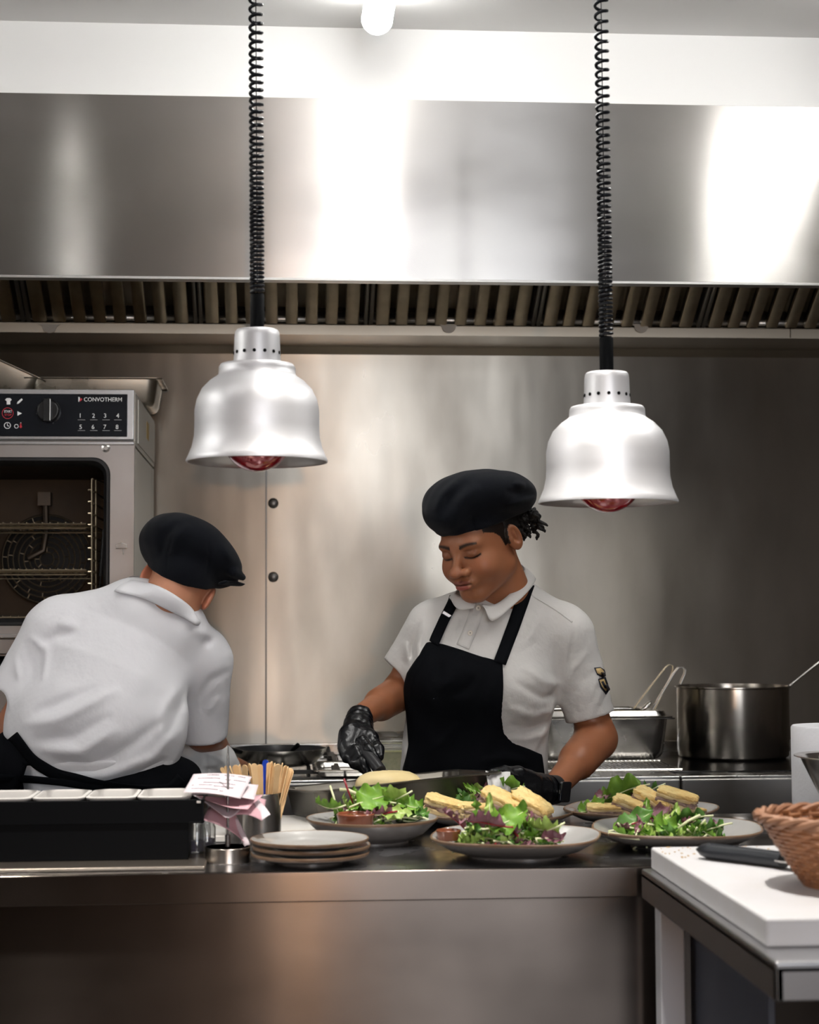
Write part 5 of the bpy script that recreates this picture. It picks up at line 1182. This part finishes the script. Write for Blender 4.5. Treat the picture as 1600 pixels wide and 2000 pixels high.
# apron bib
ap = [(838, 1254), (866, 1258), (905, 1270), (940, 1283), (980, 1292), (979, 1340), (977, 1400), (984, 1432), (1004, 1452), (1040, 1466), (1066, 1478), (1072, 1520), (1060, 1640), (800, 1640), (793, 1510), (803, 1460), (800, 1400), (793, 1350), (800, 1318), (818, 1285)]
apz = [(W(a, b, 3.80).x, W(a, b, 3.80).z) for a, b in ap]
Fa = [([W(900, 1295, 3.76), W(880, 1330, 3.75), W(850, 1350, 3.78)], .014, .006), ([W(930, 1320, 3.75), W(915, 1345, 3.74), W(885, 1360, 3.75)], .012, -.005), ([W(860, 1290, 3.79), W(850, 1330, 3.79)], .010, -.004), ([W(820, 1480, 3.78), W(870, 1450, 3.77), W(900, 1410, 3.77)], .014, .005), ([W(1040, 1490, 3.78), W(990, 1480, 3.77), W(940, 1490, 3.77)], .010, .005), ([W(1050, 1505, 3.78), W(980, 1500, 3.77)], .008, -.005), ([W(960, 1330, 3.75), W(950, 1400, 3.76)], .010, .003)]
def apron_fn(P):
    d = torso(P, .0105)
    w2 = chain(P, [W(926, 1640, 3.93), W(926, 1540, 3.92), W(928, 1450, 3.92)], [.178, .165, .150], .05, FL); d = smin(d, w2, .03)
    r = poly2(P[..., 0], P[..., 2], apz); d = smax(d, r, .003); d = smax(d, P[..., 1]-3.92, .01); d = smax(d, -(P[..., 2]-.5), .01)
    return d-folds(P, Fa)-.0015*snoise(P, 45, 7)-.0012*np.exp(-((r+.012)/.0015)**2)
lo_, hi_ = bounds([W(780, 1640, 3.80), W(1080, 1245, 3.94)], .02); lo_[1] = 3.70; lo_[2] = .5
apn = sdf_obj('apron', apron_fn, lo_, hi_, .0045, Mapron); own(apn, wom)
# collar
def collar(name, c, u, v, nrm, r0, r1, drop, tip, gap, m, parent, front=0., thick=.0016, rise=0., wob=.35):
    """ring round axis nrm; u = front direction; leaves hang outward"""
    P = []; n = 46
    for i in range(n+1):
        a = gap+(2*PI-2*gap)*i/n; fr = max(0, math.cos(a)); row = []
        for j in range(6):
            t = j/5; rad = r0+(r1-r0)*(t**1.3); h = rise*(1-math.cos(a))*.5+.012*math.sin(PI*min(1, t*1.6))*.5-(drop+tip*fr**3)*t
            aa = a+(t*.10*(1 if a < PI else -1))*(-fr**3)
            row.append(tuple(c+u*(math.cos(aa)*rad)+v*(math.sin(aa)*rad*1.0)+nrm*h))
        P.append(row)
    o = MB().grid(P).build(name, m, None, solid=thick, angle=60, subsurf=1); own(o, parent); return o
def spline(L, n):
    out = []; N = len(L)
    for i in range(N):
        p0, p1, p2, p3 = [Vector(L[(i+k) % N]) for k in (-1, 0, 1, 2)]
        for k in range(n):
            t = k/n; out.append(.5*((2*p1)+(p2-p0)*t+(2*p0-5*p1+4*p2-p3)*t*t+(3*p1-p0-3*p2+p3)*t**3))
    return out
def loft(name, U, L, m, parent, n=6, bulge=.004, gap=True, thick=.0016, cen=None):
    a, b = spline(U, n), spline(L, n); P = []; c = sum(a, Vector())/len(a)
    for p, q in zip(a, b):
        o_ = ((p+q)/2-c); o_.z = 0; o_.normalize(); P.append([tuple(p.lerp(q, t)+o_*bulge*math.sin(PI*t)) for t in np.linspace(0, 1, 6)])
    if gap: P = P[:len(P)-n+1]
    o = MB().grid(P, not gap).build(name, m, None, solid=thick, angle=70); own(o, parent); return o
U_ = px3([(941, 1180, 3.795), (968, 1180, 3.80), (1000, 1156, 3.825), (1018, 1128, 3.87), (1024, 1108, 3.93), (1000, 1100, 3.97), (950, 1118, 3.96), (908, 1145, 3.91), (890, 1158, 3.86), (905, 1168, 3.81), (931, 1179, 3.795)])
L_2 = px3([(944, 1184, 3.785), (962, 1213, 3.775), (1001, 1184, 3.795), (1036, 1150, 3.84), (1045, 1128, 3.93), (1015, 1122, 4.00), (940, 1138, 4.0), (882, 1162, 3.93), (882, 1172, 3.84), (896, 1190, 3.79), (926, 1188, 3.785)])
co_ = loft('collar', U_, L_2, Mshirt, wom)
bv = bvh_of([sh, apn])
def decal_strip(name, L, m, parent, wpx, off=.003, n=10, thick=.0015, bvx=None):
    """ribbon laid on the cloth along px points"""
    pts = []
    for i in range(len(L)-1):
        for k in range(n): t = k/n; pts.append((L[i][0]*(1-t)+L[i+1][0]*t, L[i][1]*(1-t)+L[i+1][1]*t))
    pts.append(L[-1]); P = []
    for i, (a, b) in enumerate(pts):
        a0 = pts[max(0, i-1)]; a1 = pts[min(len(pts)-1, i+1)]; dx, dy = a1[0]-a0[0], a1[1]-a0[1]; l = math.hypot(dx, dy); nx, ny = -dy/l, dx/l
        P.append([tuple(hit(bvx or bv, a+nx*wpx*(s-.5), b+ny*wpx*(s-.5), off)) for s in (0, .33, .67, 1)])
    P = np.array(P)
    for _ in range(6): P[1:-1] = (P[:-2]+2*P[1:-1]+P[2:])/4      # relax so the ribbon does not jump
    o = MB().grid([[tuple(q) for q in r] for r in P]).build(name, m, None, solid=thick, angle=60); own(o, parent); return o
decal_strip('apron_strap', [(1031, 1142), (1024, 1162), (1004, 1220), (976, 1296)], Mapron, wom, 25)
decal_strip('apron_strap', [(889, 1168), (884, 1182), (868, 1212), (848, 1258)], Mapron, wom, 20)
p = hit(bv, 875, 1203, .006); o = rbox('strap_buckle', Mlip, None, -.012, .012, -.002, .002, -.004, .004, .001, TR(p, .0, 0, .55)); own(o, wom)
decal_strip('placket', [(936, 1180), (921, 1225), (904, 1264)], Mshirt, sh, 26, .0012, 8, .0012)
for a, b in ((935, 1189), (919, 1238)):
    p = hit(bv, a, b, .004); n_ = (CAMP-p).normalized(); mb = MB(); M = Matrix.Translation(p) @ n_.to_track_quat('Z', 'Y').to_matrix().to_4x4(); mb.lathe([(.0062, -.001), (.0062, .0008), (.005, .0014), (.0042, .0008), (0, .0008)], 20, M)
    o = mb.build('button', mat('pale shirt button', (.66, .62, .55), .25)); own(o, sh)
    mb = MB()
    for k in range(4): mb.lathe([(.0008, .0011), (0, .0012)], 8, M @ Matrix.Translation((.0014*math.cos(PI/4+k*PI/2), .0014*math.sin(PI/4+k*PI/2), 0)))
    o2 = mb.build('button_hole', Mblack, None); own(o2, sh)
decal_strip('shoulder_seam', [(1035, 1160), (1085, 1190), (1118, 1215)], Mshirt, sh, 3, .0006, 8, .001)
# sleeve emblem
Mgold = mat('gold embroidery', (.62, .44, .20), .6); Mnavy = mat('navy black embroidery', (.012, .013, .022), .6)
def patch(name, L, m, off, bvx, parent):
    c = (sum(a for a, b in L)/len(L), sum(b for a, b in L)/len(L)); P = [hit(bvx, *c, off)]; 
    ring_ = []
    for i in range(len(L)):
        a, b = L[i], L[(i+1) % len(L)]
        for t in (0, .5): ring_.append((a[0]*(1-t)+b[0]*t, a[1]*(1-t)+b[1]*t))
    P += [hit(bvx, *q, off) for q in ring_]; n = len(ring_)
    o = MB().add([tuple(q) for q in P], [(0, 1+i, 1+(i+1) % n) for i in range(n)]).build(name, m, None, solid=.0006, angle=60); own(o, parent)
bv2 = bvh_of([sh])
patch('emblem_outline', [(1160, 1304), (1172, 1303), (1180, 1308), (1184, 1320), (1176, 1324), (1166, 1318)], Mnavy, .001, bv2, sh)
patch('emblem', [(1163, 1306), (1172, 1305), (1177, 1309), (1179, 1316), (1172, 1318), (1166, 1315)], Mgold, .0018, bv2, sh)
patch('emblem_outline', [(1168, 1326), (1182, 1322), (1187, 1336), (1192, 1346), (1183, 1357), (1172, 1342)], Mnavy, .001, bv2, sh)
patch('emblem', [(1170, 1328), (1179, 1326), (1184, 1340), (1187, 1346), (1182, 1350), (1175, 1341)], Mgold, .0018, bv2, sh)
patch('emblem_stripe', [(1173, 1332), (1177, 1330), (1183, 1343), (1180, 1345)], Mnavy, .0024, bv2, sh)
# trousers and shoes behind the counter
def legs(parent, cx, y, z0):
    def f(P):
        d = ell(P, (cx, y, z0), (.175, .13, .13))
        for s in (-1, 1): d = smin(d, chain(P, [(cx+s*.085, y, z0), (cx+s*.095, y-.01, .48), (cx+s*.10, y+.02, .06)], [.098, .068, .056], .03), .03)
        return smax(d, -(P[..., 2]-.05), .005)
    o = sdf_obj('trousers', f, (cx-.22, y-.19, .03), (cx+.22, y+.19, z0+.17), .012, Mtrou); own(o, parent)
    for s in (-1, 1):
        mb = MB(); squad(mb, .045, .125, .045, .7, M=Matrix.Translation((cx+s*.10, y-.04 if parent is wom else y+.07, .045))); o = mb.build('shoe', Mblack); own(o, parent)
legs(wom, W(928, 1500, 3.94).x, 3.95, .86)
# spatula and cloth held by the woman
hA, hB = W(702, 1452, 3.655), W(744, 1506, 3.575); sp2 = thing('spatula', hB, 'black handled spatula in the gloved hand lifting the pastry', 'spatula')
mb = MB(); d_ = (hB-hA); mb.tube([hA-hB, hA-hB+d_*.3, hA-hB+d_*.8, Vector((0, 0, 0))], [.010, .012, .0135, .0125], 16); mb.build('handle', mat('grey black grip', (.02, .02, .022), .4), sp2, bevel=.002)
mb = MB(); e_ = d_.normalized(); mb.tube([Vector((0, 0, 0)), e_*.02+Vector((.003, 0, 0)), e_*.035+Vector((.01, 0, -.002))], [.006, .005, .005], 10, flat=.5); mb.build('neck', Msteel, sp2); mb = MB(); mb.tube([e_*.03+Vector((.008, 0, -.002)), e_*.05+Vector((.014, 0, -.003)), e_*.10+Vector((.03, 0, .012))], [.006, .020, .026], 14, flat=.06); mb.build('blade', Msteel, sp2)
Mcloth = mat('white kitchen cloth', (.72, .71, .70), .9, bump=(500, (1, 1, 1), .4, .001))
P = []; n = 26
for i in range(n+1):
    t = i/n; row = []
    for j in range(n+1):
        u = j/n; a = (949+48*u+12*t*(1-u), 1506+5*u+64*t-8*math.sin(PI*u)*t)
        row.append(tuple(W(a[0], a[1]+3*math.sin(5*u), 3.478-.012*math.sin(PI*min(1, t*1.3))+(.010*math.sin(11*u+2*t)+.005*math.sin(23*u-3*t))*(.3+.7*t)+.03*(1-t)**2)))
    P.append(row)
o = MB().grid(P).build('kitchen_cloth', Mcloth, solid=.0022, angle=180); tag(o, 'folded white cloth between the gloved hand and the tray', 'cloth')
# ================================================================ man, seen from behind
exm = Vector((.90, -.16, -.38)).normalized(); eym = Vector((.22, .80, -.56)); eym = (eym-exm*eym.dot(exm)).normalized(); ezm = exm.cross(eym)
MR = Matrix((exm, eym, ezm)).transposed(); Mn = np.array(MR, np.float32)
earR, earL = W(413, 1172, 4.03), W(284, 1116, 4.05)
MC = (earR+earL)/2+MR @ Vector((0, .012, .005)); nbm = W(308, 1200, 4.085)
def ml(x, y, z): return MC+MR @ Vector((x, y, z))
def mhead(P):
    q = (P-V3(MC)) @ Mn; Q = np.stack([np.abs(q[..., 0]), q[..., 1], q[..., 2]], -1)
    d = ell(q, (0, -.015, .036), (.076, .096, .085)); d = smin(d, ell(q, (0, .03, -.025), (.066, .068, .085)), .03)
    d = smin(d, cap(Q, (.048, .004, -.058), (.012, .066, -.096), .021, .018), .03)
    Re = rotm(-.2, 0, .35); e = ell(Q, (.0800, -.012, -.006), (.0085, .019, .033), Re); e = smax(e, -ell(Q, (.089, -.006, -.002), (.0065, .011, .021), Re), .004); d = smin(d, e, .006)
    n = cap(P, ml(0, -.025, -.045), nbm, .058, .064); d = smin(d, n, .025)
    return d-.0006*snoise(P, 90, 2)
def mcol(V):
    q = (V-V3(MC)) @ Mn; c = np.tile(np.array([.52, .245, .145], np.float32), (len(V), 1))
    m = (np.clip(1-np.abs(np.abs(q[:, 0])-.083)/.010, 0, 1)*(np.abs(q[:, 1]+.01) < .03)*(np.abs(q[:, 2]) < .04))[:, None]; c = c*(1-.5*m)+np.array([.60, .18, .11])*.5*m
    m = (np.clip((q[:, 2]-.0)/.03, 0, 1)*(q[:, 1] < .03))[:, None]; return c*(1-.6*m)+np.array([.20, .12, .085])*.6*m
lo_, hi_ = bounds([ml(a, b, c) for a in (-.09, .09) for b in (-.115, .12) for c in (-.12, .125)]+[nbm], .012); lo_[2] = nbm.z-.04
hd = sdf_obj('head', mhead, lo_, hi_, .0028, Mskin2, None, mcol)
mSL, mEL, mWL = W(100, 1235, 4.02), W(28, 1425, 4.02), W(60, 1470, 4.22)
mSR, mER, mWR = W(398, 1292, 4.10), W(398, 1430, 4.16), W(440, 1492, 4.30)
FM = ((0, 1, 0), .66)
def mtorso(P, o=0.):
    d = chain(P, [W(185, 1640, 3.97), W(190, 1520, 3.96)], [.165, .160], .05, FM)
    d = smin(d, ell(P, W(188, 1418, 3.975), (.204, .150, .152)), .05)
    d = smin(d, cap(P, W(222, 1330, 3.99), W(262, 1255, 4.03), .160, .130, FM), .05)
    d = smin(d, cap(P, W(130, 1232, 4.03), W(385, 1300, 4.09), .062, .060), .06)
    d = smin(d, cap(P, W(300, 1195, 4.07), W(140, 1215, 4.04), .050, .052), .05)
    d = smin(d, cap(P, W(310, 1200, 4.07), W(385, 1268, 4.09), .052, .050), .05)
    d = smin(d, cap(P, W(262, 1190, 4.04), W(345, 1225, 4.04), .060, .060), .04)
    return d-o
def mbody(P):
    d = mtorso(P, -.012)
    d = smin(d, chain(P, [mSL+Vector((0, .03, 0)), mEL, mWL], [.032, .043, .030], .02), .03); d = smin(d, chain(P, [mSR, mER, mWR], [.052, .043, .030], .02), .03)
    for w_, s in ((mWL, 1), (mWR, 1)):
        c = w_+Vector((.01, .07, -.01)); d = smin(d, cap(P, w_, c, .028, .034, ((0, 0, 1), .6)), .02)
        for k in range(4): d = smin(d, chain(P, [c+Vector((.024-k*.016, .01, 0)), c+Vector((.028-k*.018, .045, -.008)), c+Vector((.028-k*.018, .065, -.025))], [.011, .010, .009], .006), .006)
        d = smin(d, chain(P, [w_+Vector((.03, .02, 0)), w_+Vector((.05, .06, -.01))], [.014, .010], .006), .01)
    return smin(d, cap(P, ml(0, -.02, -.05), nbm, .045, .055), .02)
skm = lambda V: np.tile(np.array([.36, .15, .08], np.float32), (len(V), 1))
lo_, hi_ = bounds([W(-25, 1600, 3.85), W(470, 1150, 4.44)], .03); lo_[2] = .78
bd = sdf_obj('torso', mbody, lo_, hi_, .0072, Mskin2, None, skm)
man = rebase(joinm('person', [hd, bd]), (W(190, 1500, 3.97).x, 3.97, 0)); tag(man, 'man in white polo and black cap seen from behind, bending over the range', 'person')
# shirt
mhL, mhR = W(24, 1352, 4.0), W(400, 1446, 4.14)
nl = np.array([-.35, 0, -.94], np.float32); nr = np.array([.12, .25, -.96], np.float32); nl /= np.linalg.norm(nl); nr /= np.linalg.norm(nr)
Fm = [([W(40, 1418, 3.86), W(110, 1405, 3.83), W(185, 1368, 3.82), W(235, 1345, 3.83)], .015, .009), ([W(60, 1395, 3.85), W(130, 1370, 3.83), W(190, 1345, 3.83)], .014, -.008), ([W(60, 1445, 3.86), W(140, 1440, 3.82), W(220, 1395, 3.82)], .016, -.009),
      ([W(75, 1465, 3.85), W(160, 1470, 3.82), W(235, 1420, 3.82)], .014, .008), ([W(95, 1490, 3.86), W(180, 1500, 3.83), W(255, 1455, 3.82), (W(330, 1400, 3.86))], .015, -.008), ([W(120, 1512, 3.87), W(210, 1515, 3.84), W(300, 1480, 3.86), W(350, 1420, 3.90)], .013, .008),
      ([W(190, 1530, 3.87), W(270, 1520, 3.87), W(330, 1480, 3.9)], .010, -.006), ([W(330, 1440, 3.9), W(345, 1390, 3.9), W(380, 1330, 3.93)], .014, -.008), ([W(310, 1440, 3.88), W(325, 1380, 3.88), W(360, 1320, 3.9)], .014, .006), ([W(400, 1400, 4.0), W(430, 1360, 4.02)], .010, .006), ([W(385, 1370, 3.98), W(410, 1330, 3.98), W(450, 1310, 4.02)], .010, -.005),
      ([W(55, 1240, 3.95), W(90, 1270, 3.93), W(88, 1330, 3.93)], .009, .006), ([W(45, 1250, 3.95), W(62, 1300, 3.94), W(66, 1340, 3.94)], .010, -.002), ([W(110, 1215, 3.93), W(150, 1225, 3.91)], .014, .006), ([W(75, 1262, 3.93), W(105, 1240, 3.92), W(150, 1235, 3.9)], .012, -.006),
      ([W(30, 1280, 3.96), W(40, 1330, 3.96)], .008, .004), ([W(380, 1230, 4.0), W(420, 1240, 4.03)], .014, .006), ([W(395, 1250, 4.0), W(415, 1262, 4.02)], .010, -.006), ([W(250, 1300, 3.86), W(280, 1360, 3.84)], .02, .003)]
def mshirt(P):
    d = mtorso(P, .006)
    a = cap(P, mSL, mhL+(mEL-mSL).normalized()*.05, .066, .060); s = (P-V3(mhL)) @ nl; a = smax(smax(a, s, .004), -cap(P, mSL.lerp(mhL, .5), mEL, .050, .052), .002)
    b = cap(P, mSR, mhR+Vector((0, .02, -.05)), .066, .052); s2 = (P-V3(mhR)) @ nr; b = smax(smax(b, s2, .004), -cap(P, mSR.lerp(mhR, .5), mER+Vector((0, .03, -.06)), .044, .044), .002)
    d = smin(smin(d, a, .04), b, .035)
    nk = cap(P, W(318, 1190, 4.085), ml(0, -.03, -.03), .048, .056); d = smax(d, -nk, .008)
    cut = P[..., 2]-np.interp(P[..., 0], [W(x, 1500, 3.85).x for x in (20, 60, 100, 140, 200, 270, 310, 340, 360)], [W(0, y, 3.85).z for y in (1450, 1486, 1508, 1522, 1534, 1547, 1540, 1515, 1480)])
    d = smax(d, -cut.astype(np.float32), .008)
    return d-folds(P, Fm)-.0022*snoise(P, 38, 9)
lo_, hi_ = bounds([W(-30, 1560, 3.84), W(475, 1125, 4.25)], .03); lo_[1] = 3.78
ms = sdf_obj('polo_shirt', mshirt, lo_, hi_, .005, Mshirt2); own(ms, man)
bpy.context.view_layer.update(); bvc = bvh_of([ms, man])
uf = [(386, 1208), (374, 1187), (345, 1164), (312, 1146), (280, 1136), (257, 1133)]; lf = [(387, 1221), (357, 1206), (325, 1190), (292, 1174), (260, 1163), (225, 1155)]
U_ = [hit(bvc, a, b, .006, 4.0) for a, b in uf]; L_2 = [hit(bvc, a, b, .009, 4.0) for a, b in lf]
for Lq in (U_, L_2):
    for k in range(6):
        pass
ys = [max(3.93, min(4.06, p.y)) for p in L_2]; L_2 = [W(a, b, y) for (a, b), y in zip(lf, ys)]; U_ = [W(a, b, min(p.y, y+.035)) for (a, b), p, y in zip(uf, U_, ys)]
U_ += px3([(246, 1134, 4.07), (262, 1125, 4.13), (310, 1140, 4.16), (370, 1180, 4.14)]); L_2 += px3([(224, 1150, 4.08), (245, 1140, 4.15), (310, 1158, 4.19), (385, 1200, 4.15)])
mc = loft('collar', U_, L_2, Mshirt2, man, gap=False, bulge=.006)
# lower clothing: white shirt tail and apron strings, black apron
def mtail(P):
    d = mtorso(P, .004); return smax(smax(d, P[..., 2]-(mhR.z-.02), .01), -(P[..., 2]-.84), .01)-.002*snoise(P, 50, 3)
pel = [(W(x, y, 3.86).x, W(x, y, 3.86).z) for x, y in ((50, 1496), (210, 1530), (335, 1552), (335, 1640), (-10, 1640), (30, 1540))]
def mblack(P):
    d = chain(P, [W(175, 1640, 3.98), W(180, 1560, 3.97), W(165, 1530, 3.97)], [.205, .20, .165], .05, FM); d = smin(d, ell(P, W(45, 1490, 3.98), (.085, .10, .085)), .04); d = smin(d, ell(P, W(340, 1520, 4.02), (.065, .09, .05)), .03)
    r = poly2(P[..., 0], P[..., 2], pel); hole = smax(r, P[..., 1]-3.93, .004); d = smax(d, -hole, .004); d = smax(d, -(P[..., 2]-.45), .01)
    return d-.002*snoise(P, 50, 8)
lo_, hi_ = bounds([W(-60, 1640, 3.84), W(420, 1400, 4.12)], .04); lo_[2] = .45; o = sdf_obj('apron', mblack, lo_, hi_, .0068, Mapron); own(o, man); mapn = o
lo2 = lo_.copy(); lo2[2] = .83; o = sdf_obj('shirt_tail', mtail, lo2, hi_, .006, Mshirt2); own(o, man)
bvm = bvh_of([ms, o, mapn])
decal_strip('apron_tie', [(28, 1436), (62, 1482), (110, 1512), (180, 1530), (260, 1545), (330, 1543), (352, 1520)], Mapron, mapn, 22, .005, 8, .002, bvm)
decal_strip('apron_tie', [(-10, 1518), (60, 1520), (130, 1527), (200, 1540)], Mapron, mapn, 14, .006, 8, .002, bvm)
legs(man, W(190, 1500, 3.97).x, 3.99, .83)
# cap
mb_c = W(370, 1078, 4.06); Rcp = np.array((Matrix.Rotation(math.radians(22), 3, 'Y') @ Matrix.Rotation(math.radians(-22), 3, 'X')), np.float32)
cpL, cpB, cpR = W(277, 1098, 4.05), W(345, 1140, 3.955), W(446, 1153, 4.06)
cpn = (cpB-cpL).cross(cpR-cpL).normalized(); cpn = V3(cpn if cpn.z > 0 else -cpn)
def mberet(P):
    d = ell(P, mb_c, (.114, .118, .070), Rcp); d = smin(d, ell(P, W(345, 1068, 4.05), (.086, .10, .062), Rcp), .03); d = smin(d, ell(P, W(425, 1105, 4.05), (.060, .08, .040), Rcp), .02)
    q = (P-V3(MC)) @ Mn; z = q[..., 2]; band = ell(q, (0, -.010, .030), (.085, .108, .100)); cut = ((P-V3(cpL)) @ cpn); band = smax(band, -cut, .004); d = smin(d, band, .015); d = smax(d, -(cut+.006), .004)
    vis = cap(P, W(436, 1138, 4.0), W(472, 1142, 4.08), .014, .010, ((-.3, 0, 1), .35)); d = smin(d, vis, .008); d = smin(d, cap(P, W(455, 1118, 4.0), W(474, 1128, 4.03), .012, .008), .01)
    F_ = [([W(310, 1090, 3.93), W(322, 1045, 3.94), W(350, 1020, 3.97)], .010, -.005), ([W(335, 1085, 3.93), W(345, 1050, 3.93), W(372, 1025, 3.96)], .011, .005), ([W(400, 1125, 3.93), W(408, 1085, 3.93), W(405, 1050, 3.95)], .003, -.0016), ([W(325, 1112, 3.93), W(326, 1080, 3.93), (W(340, 1040, 3.94))], .003, -.0016), ([W(430, 1060, 3.97), W(455, 1100, 3.98)], .010, .004)]
    return d-folds(P, F_)-.0018*snoise(P, 60, 6)
lo_, hi_ = bounds([mb_c-Vector((.14, .14, .12)), mb_c+Vector((.14, .14, .10))], .01); o = sdf_obj('cap', mberet, lo_, hi_, .0036, Mberet); own(o, man)
# white cloth in his hand
def cloth2(P):
    d = chain(P, [W(372, 1478, 4.20), W(400, 1478, 4.20), W(430, 1488, 4.22), W(458, 1512, 4.24)], [.030, .038, .034, .022], .03); d = smin(d, chain(P, [W(400, 1475, 4.2), W(385, 1520, 4.17)], [.03, .026], .02), .03); d = smin(d, cap(P, W(425, 1470, 4.22), W(425, 1530, 4.2), .022, .018), .02)
    return d-folds(P, [([W(385, 1460, 4.15), W(430, 1480, 4.16), W(460, 1520, 4.2)], .008, .005), ([W(380, 1500, 4.15), W(420, 1505, 4.16), W(440, 1530, 4.17)], .007, -.006), ([W(400, 1470, 4.15), W(410, 1530, 4.15)], .006, -.005)])-.003*snoise(P, 90, 3)
lo_, hi_ = bounds([W(345, 1545, 4.15), W(480, 1440, 4.25)], .05); o = sdf_obj('towel', cloth2, lo_, hi_, .0045, Mcloth); tag(o, 'crumpled white towel in front of the bending man, beside the frying pan', 'towel')
